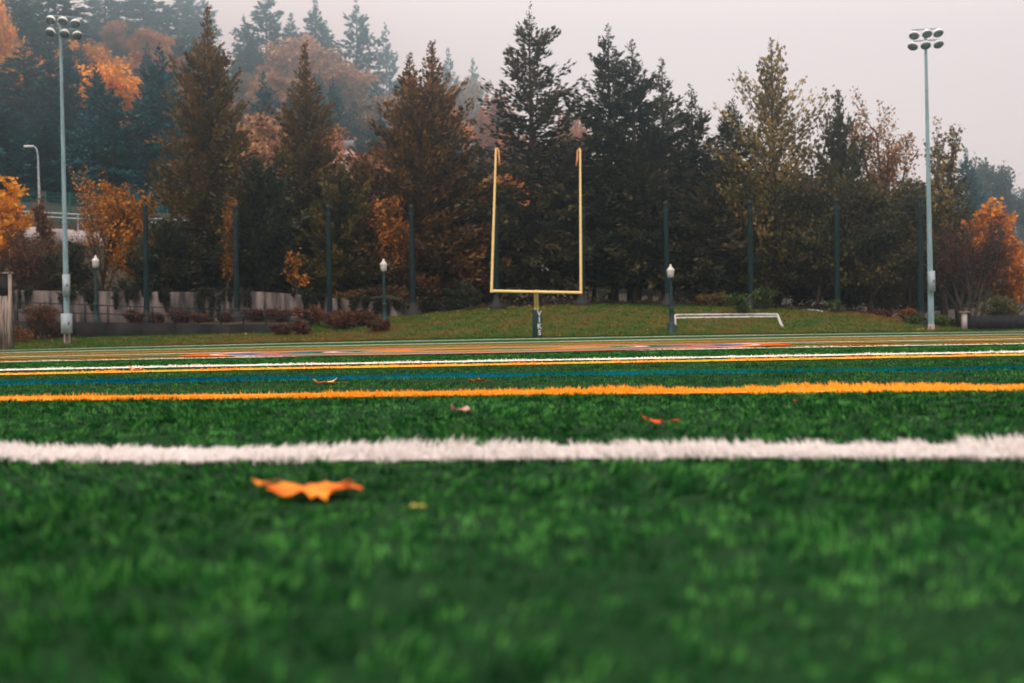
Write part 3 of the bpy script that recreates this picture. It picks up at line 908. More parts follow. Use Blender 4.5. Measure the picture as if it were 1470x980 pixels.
HG = np.random.default_rng(99)
HILL = [
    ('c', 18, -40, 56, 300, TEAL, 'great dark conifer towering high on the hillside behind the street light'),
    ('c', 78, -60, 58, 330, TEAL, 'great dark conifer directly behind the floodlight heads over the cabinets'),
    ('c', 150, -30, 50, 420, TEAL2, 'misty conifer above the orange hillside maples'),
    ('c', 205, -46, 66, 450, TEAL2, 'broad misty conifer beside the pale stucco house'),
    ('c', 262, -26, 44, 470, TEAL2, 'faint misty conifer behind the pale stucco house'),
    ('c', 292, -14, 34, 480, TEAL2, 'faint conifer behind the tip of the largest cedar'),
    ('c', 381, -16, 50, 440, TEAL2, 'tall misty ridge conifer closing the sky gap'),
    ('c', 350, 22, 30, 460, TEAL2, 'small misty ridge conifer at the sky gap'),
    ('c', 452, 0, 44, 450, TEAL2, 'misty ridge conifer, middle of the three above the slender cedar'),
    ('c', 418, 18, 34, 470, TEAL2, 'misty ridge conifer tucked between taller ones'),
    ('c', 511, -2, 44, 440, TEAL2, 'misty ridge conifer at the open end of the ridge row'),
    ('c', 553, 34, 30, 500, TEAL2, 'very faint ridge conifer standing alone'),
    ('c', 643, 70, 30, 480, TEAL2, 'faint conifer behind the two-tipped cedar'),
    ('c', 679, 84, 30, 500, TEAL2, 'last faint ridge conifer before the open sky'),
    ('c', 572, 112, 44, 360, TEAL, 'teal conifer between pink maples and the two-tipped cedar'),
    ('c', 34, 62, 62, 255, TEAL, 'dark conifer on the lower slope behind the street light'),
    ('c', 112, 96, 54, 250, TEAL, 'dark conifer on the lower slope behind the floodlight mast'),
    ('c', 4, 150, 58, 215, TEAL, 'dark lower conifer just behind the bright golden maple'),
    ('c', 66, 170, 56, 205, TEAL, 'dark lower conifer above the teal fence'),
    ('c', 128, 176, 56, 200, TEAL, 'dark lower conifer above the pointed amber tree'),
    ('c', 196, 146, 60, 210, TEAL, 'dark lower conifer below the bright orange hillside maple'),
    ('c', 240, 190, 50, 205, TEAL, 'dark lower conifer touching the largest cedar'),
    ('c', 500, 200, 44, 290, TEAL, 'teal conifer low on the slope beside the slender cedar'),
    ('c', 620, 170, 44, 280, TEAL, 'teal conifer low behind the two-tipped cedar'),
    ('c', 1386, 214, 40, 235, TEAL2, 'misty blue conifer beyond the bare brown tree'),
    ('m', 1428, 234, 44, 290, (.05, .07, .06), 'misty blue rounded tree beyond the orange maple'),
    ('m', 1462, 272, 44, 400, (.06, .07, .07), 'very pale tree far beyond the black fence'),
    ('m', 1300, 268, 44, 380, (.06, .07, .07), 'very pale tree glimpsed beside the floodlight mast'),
    ('m', 118, 60, 44, 300, O1, 'orange maple on the slope beside the floodlight heads'),
    ('m', 88, 92, 36, 270, O1, 'orange maple directly behind the floodlight mast'),
    ('m', 186, 98, 54, 250, (.80, .36, .04), 'brightest orange maple high on the slope beside the largest cedar'),
    ('m', 0, 10, 26, 280, O1, 'orange maple high on the slope above the street light'),
    ('m', 160, 78, 40, 320, PK, 'pinkish maple behind the brightest orange maple'),
    ('m', 236, 118, 34, 280, RD, 'russet maple touching the largest cedar'),
    ('m', 428, 68, 56, 400, PK, 'pink-brown maple under the ridge conifers'),
    ('m', 492, 80, 60, 390, PK, 'broad pink-brown maple filling the slope beside the two-tipped cedar'),
    ('m', 385, 116, 52, 330, PK, 'pinkish orange maple between the two single cedars'),
    ('m', 520, 142, 46, 330, GP, 'grey-pink maple beside the teal conifer'),
    ('m', 400, 172, 44, 270, PK, 'salmon maple low between the cedars'),
    ('m', 360, 200, 36, 220, RD, 'salmon red bush maple low between the cedars'),
    ('m', 640, 122, 40, 430, GP, 'pale pink maple on the skyline behind the two-tipped cedar'),
    ('m', 654, 140, 30, 300, (.70, .28, .03), 'vivid orange maple peeking beside the two-tipped cedar'),
    ('m', 694, 146, 44, 320, RD, 'russet maple beside the tall open fir'),
    ('m', 735, 196, 44, 260, RD, 'russet maple seen through the tall open fir'),
    ('m', 800, 170, 44, 300, RD, 'dusky red maple between the open fir and the dark firs'),
    ('m', 708, 250, 44, 190, O2, 'orange maple seen past the goal upright'),
    ('m', 770, 262, 50, 200, (.28, .14, .09), 'dull pink maple seen between the goal uprights'),
    ('c', 262, 82, 40, 330, TEAL2, 'misty conifer standing just below the pale stucco house'),
    ('m', 500, 228, 44, 200, RD, 'russet bush maple between slender cedar and two-tipped cedar'),
]
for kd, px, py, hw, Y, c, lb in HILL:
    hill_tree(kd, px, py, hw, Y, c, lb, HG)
SKX = [-100, 280, 300, 316, 335, 345, 530, 545, 600, 700, 720, 800, 1290, 1600]
SKY = [0, 30, 110, 150, 150, 90, 80, 120, 150, 170, 240, 300, 330, 330]
HLAB = {TEAL: 'dark teal conifer crowded among the hillside trees', TEAL2: 'lighter misty conifer crowded among the hillside trees', PK: 'salmon pink maple crowded among the hillside conifers',
        GP: 'grey-pink maple crowded among the hillside conifers', O2: 'orange maple crowded among the hillside conifers', RD: 'russet maple crowded among the hillside conifers'}
cnt = 0
for it in range(900):
    if cnt >= 130:
        break
    Y = HG.uniform(170, 580); u = HG.uniform(-.44, .10); X = u * Y
    kd = 'c' if HG.random() < .62 else 'm'
    Hh = HG.uniform(15, 26) if kd == 'c' else HG.uniform(10, 16)
    z = gz(X, Y) + Hh
    d = M3.T @ (np.array([X, Y, z]) - C3)
    px, py = 735 + FPX * d[0] / -d[2], 490 - FPX * d[1] / -d[2]
    if py < np.interp(px, SKX, SKY) + 10:
        continue
    if kd == 'm' and px < 150 and py > 110:
        kd = 'c'
    c = (TEAL if HG.random() < .6 else TEAL2) if kd == 'c' else [PK, GP, O2, RD, PK][int(HG.integers(5))]
    hill_tree(kd, px, py, (HG.uniform(3.2, 4.6) if kd == 'c' else HG.uniform(4.5, 6.5)) * FPX / Y, (240 + (Y - 276) / 1.7) if Y > 276 else min(Y, 240), c,
              HLAB[c], HG)
    cnt += 1

# ------------------------------------------------------------------ houses on the hill
def house(px0, px1, py_top, py_bot, Y, label):
    a, b = P(px0, py_top, Y), P(px1, py_top, Y)
    w = b[0] - a[0]; h = a[2] - P(px0, py_bot, Y)[2]
    cx = (a[0] + b[0]) / 2
    zb = min(gz(cx, Y), a[2] - h) - .5
    top = a[2]
    root = empty('house', (cx, Y, zb), label, 'house')
    MB().box((cx, Y + 3, (zb + top) / 2), (w, 6, top - zb)).build('wall', MAT['stucco'], root)
    m = MB()
    V = [[cx - w * .56, Y - .4, top], [cx + w * .56, Y - .4, top], [cx + w * .56, Y + 6.4, top], [cx - w * .56, Y + 6.4, top], [cx - w * .56, Y + 3, top + 1.6], [cx + w * .56, Y + 3, top + 1.6]]
    m.add(V, [[0, 1, 5, 4], [2, 3, 4, 5], [3, 2, 1, 0]]); m.add(V, [[0, 4, 3], [1, 2, 5]])
    m.build('roof', MAT['roof'], root)
    for i in range(2):
        x = cx + (i - .5) * w * .5
        f = MB().box((x, Y - .02, top - 1.6), (w * .2, .1, 1.4)).build('window', MAT['white'], root)
        MB().box((x, Y - .06, top - 1.6), (w * .16, .08, 1.15)).build('pane', MAT['glass'], f)
    return root
house(246, 268, 54, 84, 540, 'pale pink stucco house high on the misty hillside')
house(478, 504, 212, 228, 230, 'low pale house half hidden by trees on the lower slope')

# ------------------------------------------------------------------ elevated road behind the trees
RY = 150.0
road = empty('elevated_road', (0, RY, 0), 'pale concrete road viaduct sloping down behind the trees', 'viaduct')
ra, rb = P(-80, 316, RY), P(1080, 402, RY)
nseg = 14
for i in range(nseg):
    a = ra + (rb - ra) * (i + .003) / nseg; b = ra + (rb - ra) * (i + .997) / nseg
    MB().slab(a, b, 1.7 - .6 * i / nseg, .35).build('parapet_panel', MAT['parapet'], road)
off = np.array([0, .35, -1.1])
MB().slab(ra + off, rb + off, 2.2, 8.0).build('girder', MAT['girder'], road)
for i in range(8):
    q = ra + (rb - ra) * (i + .5) / 8
    zt = q[2] - 3.0; zb = gz(q[0], RY + 4) - .5
    if zt > zb + .3:
        MB().box((q[0], RY + 4, (zt + zb) / 2), (1.1, 1.6, zt - zb)).build('pier', MAT['girder'], road)
guard = empty('guard_rail', (0, RY + .2, 0), 'blue-grey steel guard rail along the road parapet', 'guard rail')
ga, gb_ = P(-80, 297, RY + .4), P(830, 347, RY + .4)
for dz in (0, -.45):
    MB().tube([ga + [0, 0, dz], gb_ + [0, 0, dz]], .07, 6).build('rail', MAT['steel'], guard)
for i in range(20):
    q = ga + (gb_ - ga) * i / 19
    pt = np.interp(q[0], [ra[0], rb[0]], [ra[2], rb[2]])
    MB().tube([[q[0], q[1], pt - .1], [q[0], q[1], q[2]]], .05, 6).build('post', MAT['steel'], guard)
fen = empty('mesh_fence', (0, RY + 7, 0), 'teal mesh fence with posts along the far side of the road', 'fence')
FY = RY + 7
fa, fb = P(-40, 273, FY), P(240, 282, FY)
fb_ = np.array([fb[0], fb[1], fb[2]])
for i in range(9):
    q = fa + (fb_ - fa) * i / 8
    MB().tube([q + [0, 0, -3.4], q + [0, 0, .15]], .09, 6).build('post', MAT['tealfence'], fen)
m = MB()
for i in range(90):
    q = fa + (fb_ - fa) * i / 89
    m.tube([q + [0, 0, -3.2], q], .022, 3, cap=False)
for k in range(9):
    m.tube([fa + [0, 0, -.38 * k], fb_ + [0, 0, -.38 * k]], .03, 3, cap=False)
tag(m.build('mesh_panel', MAT['tealfence'], fen), kind='stuff')
# street light on the road
sl = empty('street_light', (0, RY + .6, 0), 'tall grey street light with curved arm on the road', 'street light')
b0 = P(57, 302, RY + .6); t0 = P(54.5, 226, RY + .6); arm = [P(54.2, 222, RY + .6), P(52.5, 214, RY + .6), P(49.5, 210.5, RY + .6), P(46, 209.5, RY + .6)]
MB().tube([b0, t0], [.16, .10], 8).build('pole', MAT['greybox'], sl)
MB().tube([t0] + arm, [.10, .09, .085, .08, .07], 8).build('arm', MAT['greybox'], sl)
MB().box(np.array(arm[-1]) + [-.35, 0, -.02], (.95, .4, .2)).build('lamp_head', MAT['dome'], sl)
MB().box(b0 + [0, 0, -.3], (.5, .5, .9), taper=.7).build('base', MAT['greybox'], sl)

# ------------------------------------------------------------------ concrete wall, low wall, railing
wall = empty('concrete_wall', (0, 104, 0), 'stained concrete retaining wall with ivy spilling over its top', 'wall')
WP = [(-40, 415), (60, 417), (160, 418), (260, 419), (350, 417.5), (420, 421), (500, 430), (600, 437)]
wxs = [P(x, y, 104.0) for x, y in WP]
wx = np.array([q[0] for q in wxs]); wz = np.array([q[2] for q in wxs])
npan = 13
for i in range(npan):
    x0 = wx[0] + (wx[-1] - wx[0]) * (i + .004) / npan; x1 = wx[0] + (wx[-1] - wx[0]) * (i + .996) / npan
    z0, z1 = np.interp(x0, wx, wz), np.interp(x1, wx, wz)
    MB().slab((x0, 104.0, z0), (x1, 104.0, z1), 3.4, .42).build('panel', MAT['concrete'], wall)
MB().slab((wx[-1] + .05, 104.0, wz[-1] - .12), P(694, 441, 104), .6, .4).build('coping', MAT['darkwall'], wall)
low = empty('low_wall', (0, 97.6, 0), 'dark low wall under the walkway railing', 'wall')
la, lb_ = P(-40, 459.5, 97.6), P(446, 467, 97.6)
for i in range(10):
    a = la + (lb_ - la) * (i + .004) / 10; b = la + (lb_ - la) * (i + .996) / 10
    MB().slab(a, b, 1.5, .35).build('block', MAT['darkwall'], low)
rail = empty('railing', (0, 97.8, 0), 'dark metal railing along the walkway in front of the concrete wall', 'railing')
ta, tb = P(-40, 431.5, 97.8), P(446, 448.5, 97.8)
for i in range(16):
    q = ta + (tb - ta) * i / 15
    zb = np.interp(q[0], [la[0], lb_[0]], [la[2], lb_[2]])
    MB().box((q[0], q[1], (q[2] + zb) / 2 - .05), (.07, .07, q[2] - zb + .1)).build('post', MAT['green'], rail)
for f in (0, .5):
    a = ta * (1 - f) + f * np.array([ta[0], ta[1], la[2]]); b = tb * (1 - f) + f * np.array([tb[0], tb[1], lb_[2]])
    MB().tube([a, b], .035, 6).build('rail', MAT['green'], rail)

# ivy hanging over the wall
IV = [(28, 30, 40), (112, 44, 26), (178, 30, 26), (204, 20, 16), (238, 26, 28), (308, 40, 38), (344, 26, 24), (446, 46, 36), (506, 40, 22), (560, 50, 20), (640, 60, 8)]
for k, (px, wpx, hpx) in enumerate(IV):
    r = np.random.default_rng(900 + k)
    n = int(42 * wpx)
    cx = P(px, 420, 103.9)[0]; w = wpx * 104 / FPX; h = hpx * 104 / FPX
    ns = max(4, wpx // 5)
    sx_, sw_, sl_ = r.uniform(-1, 1, ns), r.uniform(.05, .22, ns), r.uniform(.15, 1.0, ns) ** 1.5
    pick = r.integers(0, ns, n)
    run = r.random(n)
    x = np.clip(sx_[pick] + r.normal(0, 1, n) * sw_[pick] * (1 - .7 * run), -1.3, 1.3)
    lob = sl_[pick]
    zt = np.interp(cx + x * w * .6, wx, wz)
    z = zt + .25 - run * (h * lob + .3)
    y = np.where(z > zt - .02, 103.9 + r.uniform(-.1, .5, n), 103.9 + r.uniform(-.14, .04, n))
    mb = MB()
    pal = np.array([(.010, .016, .009), (.024, .028, .013), (.05, .036, .018)])
    pts = np.stack([cx + x * w * .6, y, z], 1)
    leaves_at(mb, pts, r, .14, pal, np.clip(r.normal(.4, .25, n), 0, 1))
    o = mb.build('hanging_ivy', MAT['foliage'])
    tag(o, 'dark ivy curtain hanging down the stained concrete wall', 'ivy', 'ivy curtains on the concrete wall')

# undergrowth along the terrace and under the trees
def scatter_cover(name, label, n, xr, yr, h, leafs, pal, seed, dens=None):
    r = np.random.default_rng(seed)
    X = r.uniform(*xr, n); Y = r.uniform(*yr, n)
    if dens is not None:
        k = dens(X, Y, r); X, Y = X[k], Y[k]
    n = len(X)
    hh = h * np.clip(.5 + .5 * smooth_noise(X, Y, .8, seed), .1, 1.3)
    Z = ground_z(X, Y) + hh * r.random(n)
    mb = MB()
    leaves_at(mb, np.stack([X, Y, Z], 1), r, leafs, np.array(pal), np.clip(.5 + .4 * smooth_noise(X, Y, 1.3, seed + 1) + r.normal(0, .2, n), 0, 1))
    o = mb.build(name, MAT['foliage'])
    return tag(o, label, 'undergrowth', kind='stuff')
scatter_cover('undergrowth', 'brown dead undergrowth along the top of the concrete wall', 16000, (-42, -2), (104.5, 107.5), .7, .22, [(.03, .022, .012), (.075, .042, .018), (.13, .07, .026)], 31)
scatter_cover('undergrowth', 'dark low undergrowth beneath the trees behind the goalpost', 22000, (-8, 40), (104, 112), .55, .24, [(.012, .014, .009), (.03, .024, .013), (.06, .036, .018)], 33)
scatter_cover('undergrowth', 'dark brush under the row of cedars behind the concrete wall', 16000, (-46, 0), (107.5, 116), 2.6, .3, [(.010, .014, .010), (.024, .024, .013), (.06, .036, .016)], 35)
scatter_cover('undergrowth', 'brown scrub on the slope below the road viaduct', 14000, (-62, 0), (114, 149), 1.6, .36, [(.02, .02, .012), (.06, .04, .02), (.12, .06, .03)], 39)
scatter_cover('bracken', 'rust-brown bracken mound beside the timber bulkhead', 9000, (-37.5, -30.0), (91.5, 97.4), 1.3, .17, [(.05, .026, .013), (.12, .055, .02), (.20, .10, .03)], 37,
              lambda X, Y, r: (X + 37.5) < 7.4 * (.25 + .75 * (Y - 91.5) / 5.9) * r.uniform(.6, 1.05, len(X)))

# grass tufts on the bank
r = np.random.default_rng(41)
n = 80000
X = r.uniform(-40, 34, n); Y = r.uniform(91.2, 103.8, n)
k = ~((X < -14) & (Y > 97.4)) & ~((X > 30) & (Y > 92.5))
X, Y = X[k], Y[k]; n = len(X)
t = np.clip(.34 + .42 * smooth_noise(X, Y, .35, 77) + .30 * smooth_noise(X, Y, 1.4, 78) + r.normal(0, .2, n), 0, 1)
ga_, gb2, gc = np.array([.034, .112, .006]), np.array([.105, .132, .010]), np.array([.20, .095, .020])
cc = np.where((t < .5)[:, None], ga_ + (gb2 - ga_) * (t * 2)[:, None], gb2 + (gc - gb2) * (t * 2 - 1)[:, None])
mb = MB()
blades(mb, X, Y, r, (.07, .20), .06, cc, False, z0=ground_z(X, Y) + .02)
tag(mb.build('bank_grass', MAT['foliage']), 'short rough grass growing on the bank', 'grass', kind='stuff')

r = np.random.default_rng(43)
n = 1500
X = r.uniform(-38, 30, n); Y = r.uniform(91.6, 103.5, n)
k = ~((X < -14) & (Y > 97.2)) & (smooth_noise(X, Y, .4, 79) > -.2)
X, Y = X[k], Y[k]; n = len(X)
mb = MB()
leaves_at(mb, np.stack([X, Y, ground_z(X, Y) + .10], 1), r, .15, np.array([(.16, .06, .02), (.34, .15, .03), (.5, .30, .05)]), r.random(n))
tag(mb.build('leaf_litter', MAT['foliage']), 'scattered fallen leaves on the grass bank', 'leaves', kind='stuff')

# ------------------------------------------------------------------ shrubs
RED = [(.035, .016, .011), (.085, .032, .018), (.16, .062, .024)]
GOLD = [(.06, .045, .015), (.13, .085, .025), (.20, .12, .035)]
GRN = [(.020, .045, .012), (.050, .090, .020), (.11, .15, .035)]
def shrub(px, py_top, wpx, Y, pal, label, group=None, leaf=.13, nleaf=9, seed=0, up=.7, spread=.8, stems=6, minh=.4, drop=0.0):
    foot, H = tree_spot(px, py_top, Y)
    H = max(H, minh)
    cr, wood = broadleaf_mesh(seed, H, wpx * Y / FPX, pal, up=up, spread=spread, stems=stems, n1=5, n2=4, n3=3, nleaf=nleaf, leaf=leaf, scat=.08, trunk=.15, twig=.007, drop=drop)
    return plant_tree('shrub', label, 'shrub', cr, wood, foot, group, crown='foliage', stem='branches')
SH = [(190, 447, 26, 101.5), (226, 451, 18, 101.5), (258, 448, 28, 101), (292, 452, 24, 101), (322, 450, 22, 100.5), (366, 446, 34, 100.5), (402, 445, 38, 100)]
for k, (px, py, w, Y) in enumerate(SH):
    shrub(px, py, w, Y, RED, 'low reddish shrub between the railing and the concrete wall', 'reddish shrubs behind the railing', seed=1000 + k)
shrub(446, 441, 44, 99.5, [(.05, .02, .012), (.13, .048, .02), (.26, .10, .03)], 'orange-red shrub at the end of the railing', seed=1010)
shrub(484, 447, 64, 97.5, RED, 'widest dark red shrub on the bank beyond the railing end', seed=1011)
shrub(516, 446, 48, 98.5, RED, 'dark red shrub between the widest shrub and the lamp post', seed=1012)
shrub(544, 461, 30, 95.5, RED, 'small dark red shrub at the foot of the lamp post', seed=1013)
shrub(432, 462, 26, 95.8, RED, 'small brown shrub under the low wall end', seed=1014)
shrub(404, 466, 20, 96, RED, 'smallest brown shrub against the low wall', seed=1015)
shrub(1066, 424, 40, 98.5, GRN, 'green leafy sapling growing through the lying white goal frame', seed=1016, leaf=.2, nleaf=6, stems=4, up=1.0)
shrub(1094, 412, 32, 100.5, GRN, 'taller green sapling behind the lying white goal frame', seed=1017, leaf=.2, nleaf=5, stems=4, up=1.0)
shrub(1196, 434, 16, 101, GRN, 'small yellow-green sapling near the end of the white pole', seed=1018, leaf=.17, nleaf=6, stems=3, up=1.0)
shrub(1014, 424, 24, 105, GOLD, 'rounded golden shrub behind the white goal frame', seed=1019, nleaf=14)
shrub(1036, 422, 26, 105.5, GOLD, 'second rounded golden shrub, beside the leafy sapling', seed=1020, nleaf=14)
shrub(668, 404, 46, 107, DKGREEN, 'round dark green shrub on bare soil near the goal upright', seed=1021, nleaf=16)
shrub(1302, 444, 34, 103, [(.06, .025, .012), (.18, .075, .02), (.30, .13, .03)], 'orange-brown bracken clump beside the last net pole', seed=1022, up=1.1)
shrub(1312, 456, 26, 97, GRN, 'low yellow-green weeds at the foot of the last net pole', seed=1023, leaf=.16, up=1.0)
shrub(1346, 455, 20, 97, GRN, 'low green weeds beside the floodlight mast foot', seed=1024, leaf=.16)
shrub(1440, 424, 60, 101, [(.04, .05, .012), (.09, .085, .02), (.15, .12, .03)], 'low olive shrub behind the black fence', seed=1025, nleaf=12)
shrub(62, 438, 44, 96.5, [(.05, .026, .013), (.11, .05, .02), (.18, .08, .03)], 'brown shrub above the bracken mound', seed=1026)
shrub(1260, 446, 44, 104.5, BRN, 'brown twiggy shrub at the low end of the bank', seed=1027)

# ------------------------------------------------------------------ net poles
NP = [(208.5, 296, 210.5, 462), (338.5, 297, 340, 461), (471, 297, 473.5, 454), (590, 297, 593.5, 451), (711.5, 299, 713, 444), (836, 300, 835.5, 439),
      (955.5, 292, 958.5, 441), (1076.5, 291, 1078.5, 441), (1201, 288, 1202.5, 447), (1320.5, 284, 1322.5, 474)]
NL = ['dark green net pole, first along the railing from the cabinet mast', 'dark green net pole beside the slim orange tree', 'dark green net pole rising from the red shrubs', 'dark green net pole beside the small orange maple',
      'dark green net pole just behind the first goal upright', 'dark green net pole hidden against the dark firs behind the second goal upright', 'dark green net pole behind the lamp post on the open bank', 'dark green net pole behind the green saplings',
      'dark green net pole near the end of the lying white pole', 'black-green net pole next to the floodlight mast']
for (x0, y0, x1, y1), lb in zip(NP, NL):
    Y = 102.2 if x1 < 1300 else 97.0
    t = P(x0, y0, Y); b = P(x1, y1, Y)
    b[2] = gz(b[0], Y) - .1
    root = empty('net_pole', b, lb, 'pole', 'tall net poles along the bank')
    MB().tube([b, t], [.21, .17], 10).build('pole', MAT['green'], root)
    MB().lathe([(.001, .22), (.13, .16), (.2, .02), (.2, -.12), (.17, -.12)], t, 10).build('cap', MAT['black'], root)
    MB().tube([t + [0, 0, -.55], t + [0, 0, -.42]], .215, 10).build('collar', MAT['lampgreen'], root)
    MB().lathe([(.21, .95), (.30, .5), (.62, .28), (.66, .0), (.66, -.2)], b + [0, 0, .1], 12).build('base_boot', MAT['black'], root)

# ------------------------------------------------------------------ lamp posts
LP = [(137, 366, 138, 461, 99.0, 'lamp post with dim lantern behind the railing'), (550.5, 371, 552.5, 463, 97.0, 'lamp post with white lantern among the dark red shrubs'),
      (962.5, 379, 964.5, 478, 92.3, 'lamp post with white lantern on the open bank near the lying goal')]
for px, py, bx, by, Y, lb in LP:
    t = P(px, py, Y); b = P(bx, by, Y); b[2] = gz(b[0], Y) - .03
    H = t[2] - b[2]
    root = empty('lamp_post', b, lb, 'lamp post', 'lamp posts with white lanterns')
    ax = (t - b) / H
    def at(h):
        return b + ax * h
    MB().lathe([(.36, 0), (.36, .12), (.30, .16), (.27, .5), (.24, .62), (.17, .72), (.14, 1.5), (.16, 1.54), (.16, 1.64), (.12, 1.7)], b, 12).build('base', MAT['lampgreen'], root)
    MB().tube([at(1.66), at(H - 1.0)], [.115, .085], 10).build('pole', MAT['lampgreen'], root)
    MB().lathe([(.085, 0), (.15, .05), (.17, .12), (.12, .16)], at(H - 1.02), 12).build('collar', MAT['lampgreen'], root)
    MB().lathe([(.12, 0), (.20, .06), (.235, .42), (.21, .46)], at(H - .88), 14).build('lantern', MAT['glow'], root)
    MB().lathe([(.26, 0), (.27, .04), (.16, .2), (.09, .25), (.085, .33), (.03, .42), (.001, .44)], at(H - .44), 14).build('lantern_cap', MAT['white'], root)

# ------------------------------------------------------------------ floodlight masts
def flood(base, top, Y, heads, arms, label, boxes, rb, wood_foot):
    b = P(*base, Y); t = P(*top, Y)
    gzb = gz(b[0], Y)
    b[2] = min(b[2], gzb + .4)
    root = empty('floodlight_mast', (b[0], b[1], gzb), label, 'floodlight', 'floodlight masts beside the field')
    MB().tube([b, b + (t - b) * .45, t], [rb, rb * .72, rb * .42], 12).build('mast', MAT['greypole'], root)
    MB().tube([[b[0], b[1], gzb - .2], b + (t - b) * .012], rb * 1.12, 10).build('foot', wood_foot, root)
    for fr in (.36, .62, .80):
        q = b + (t - b) * fr
        MB().tube([q - [0, 0, .06], q + [0, 0, .06]], rb * (1.06 - .55 * fr), 12).build('joint_band', MAT['greypole'], root)
    for (x0, y0, x1, y1) in arms:
        MB().tube([P(x0, y0, Y - .05), P(x1, y1, Y - .05)], .045, 6).build('cross_arm', MAT['greypole'], root)
    for (hx, hy, yaw) in heads:
        c = P(hx, hy, Y - .28)
        rot = Matrix.Rotation(math.radians(yaw), 4, 'Z') @ Matrix.Rotation(math.radians(-34), 4, 'X')
        hd = MB().lathe([(.001, .30), (.10, .295), (.21, .25), (.29, .15), (.335, .0), (.345, -.03), (.325, -.03), (.30, .03)], c, 18, rot).build('lamp_head', MAT['dome'], root, smooth=True)
        MB().lathe([(.325, -.02), (.30, -.08), (.2, -.14), (.001, -.17)], c, 18, rot).build('lens', MAT['lens'], hd, smooth=True)
        br = np.array(rot.to_3x3() @ Vector((0, 0, .3)))
        MB().tube([c + br * .9, c + br * 1.15 + [0, .1, .04]], .04, 6).build('bracket', MAT['greypole'], hd)
    for (x0, y0, x1, y1, dp) in boxes:
        a, q = P(x0, y0, Y - rb - .02), P(x1, y1, Y - rb - .02)
        bx = MB().box(((a[0] + q[0]) / 2, Y - rb - dp / 2, (a[2] + q[2]) / 2), (abs(q[0] - a[0]), dp, abs(a[2] - q[2]))).build('cabinet', MAT['greybox'], root)
        MB().box(((a[0] + q[0]) / 2, Y - rb - dp - .012, (a[2] + q[2]) / 2), (abs(q[0] - a[0]) * .9, .022, abs(a[2] - q[2]) * .93)).build('door', MAT['greybox'], bx)
        MB().box((q[0] - .1, Y - rb - dp - .05, (a[2] + q[2]) / 2), (.05, .05, .16)).build('handle', MAT['black'], bx)
    return root
flood((96.5, 484), (86.2, 24), 94.0, [(72.5, 29, -12), (90, 30.5, 0), (108, 34, 14), (72, 46.5, -14), (92.5, 48.5, 2), (111, 51, 24)],
      [(68, 22, 110, 25), (70, 39, 113, 43)], 'tall grey floodlight mast carrying two cabinets near the railing', [(91.5, 394, 101, 425, .35), (90, 450, 104.3, 478, .45)], .205, MAT['timber'])
flood((1337, 470), (1328.6, 44), 93.2, [(1312.5, 51, -22), (1331, 48.5, 0), (1347, 47.5, 10), (1310.5, 66.5, -34), (1329, 65, -4), (1347.5, 63.5, 12)],
      [(1309, 43, 1349, 40.5), (1311, 59, 1349, 56.5)], 'tall grey floodlight mast with one narrow cabinet beside the black fence', [(1332.3, 389, 1341, 418, .3)], .205, MAT['parapet'])

# ------------------------------------------------------------------ goalpost
GY = 87.0
goal = empty('goalpost', (P(770, 484, GY + 1.9)[0], GY + 1.9, 0), 'yellow football goalpost with padded green base', 'goalpost')
cl, cr_ = P(704, 417.5, GY), P(835.5, 420, GY)
MB().tube([cl, cr_], .088, 12).build('crossbar', MAT['yellow'], goal)
for (x0, y0, x1, y1), lbx in (((705.5, 418, 712, 213), 'a'), ((834, 419.5, 832.8, 213.5), 'b')):
    a, b = P(x0, y0, GY), P(x1, y1, GY)
    a = a - (b - a) / np.linalg.norm(b - a) * .0
    u = MB().tube([a - [0, 0, .07], (a + b) / 2, b], [.082, .074, .062], 10).build('upright', MAT['yellow'], goal)
    s = 1 if lbx == 'a' else -1
    wv = [b + [s * .02, -.06, .06], b + [s * .16, -.1, -.12], b + [s * .19, -.1, -.6], b + [s * (.19 if s > 0 else .26), -.1, -1.05]]
    m = MB()
    wv = np.array(wv)
    V = np.concatenate([wv + [-.05, 0, 0], wv + [.05, .03, 0]])
    m.add(V, [[i, i + 1, i + 5, i + 4] for i in range(3)])
    rbn = m.build('ribbon', MAT['ribbon'], u)
    so = rbn.modifiers.new('thickness', 'SOLIDIFY'); so.thickness = .01
mid = P(769.5, 419, GY)
bs = P(771, 485, GY + 1.9); bz = float(field_z(bs[0], GY + 1.9))
neck = [[bs[0], GY + 1.9, bz - .05], [bs[0], GY + 1.9, 1.9]]
for k in range(1, 9):
    a = k / 8 * math.pi / 2
    neck.append([bs[0] + (mid[0] - bs[0]) * k / 8, GY + 1.9 - 1.0 * math.sin(a) * (1 if a else 0), 1.9 + (mid[2] - 1.9) * (1 - math.cos(a)) * .0 + (mid[2] - 1.9) * math.sin(a) * .93])
neck.append([mid[0], GY + .09, mid[2]])
MB().tube(neck, .13, 12).build('gooseneck', MAT['yellow'], goal, smooth=True)
pc = np.array([bs[0] + .02, GY + 1.9, bz + .86]); PR = math.radians(38)
pad = MB().box(pc, (.44, .44, 1.70), rz=PR).build('base_pad', MAT['pad'], goal)
bvm = pad.modifiers.new('bevel', 'BEVEL'); bvm.width = .03; bvm.segments = 2
fn = np.array([math.sin(PR), -math.cos(PR), 0.0])       # outward normal of the face with letters
def glyph(ch, size):
    cu = bpy.data.curves.new('letter', 'FONT')
    cu.body = ch; cu.size = size; cu.align_x = 'CENTER'; cu.align_y = 'CENTER'; cu.extrude = .004; cu.offset = .012
    ob = bpy.data.objects.new('letter', cu); col.objects.link(ob)
    bpy.context.view_layer.update()
    me = bpy.data.meshes.new_from_object(ob.evaluated_get(bpy.context.evaluated_depsgraph_get()))
    bpy.data.objects.remove(ob); bpy.data.curves.remove(cu)
    return me
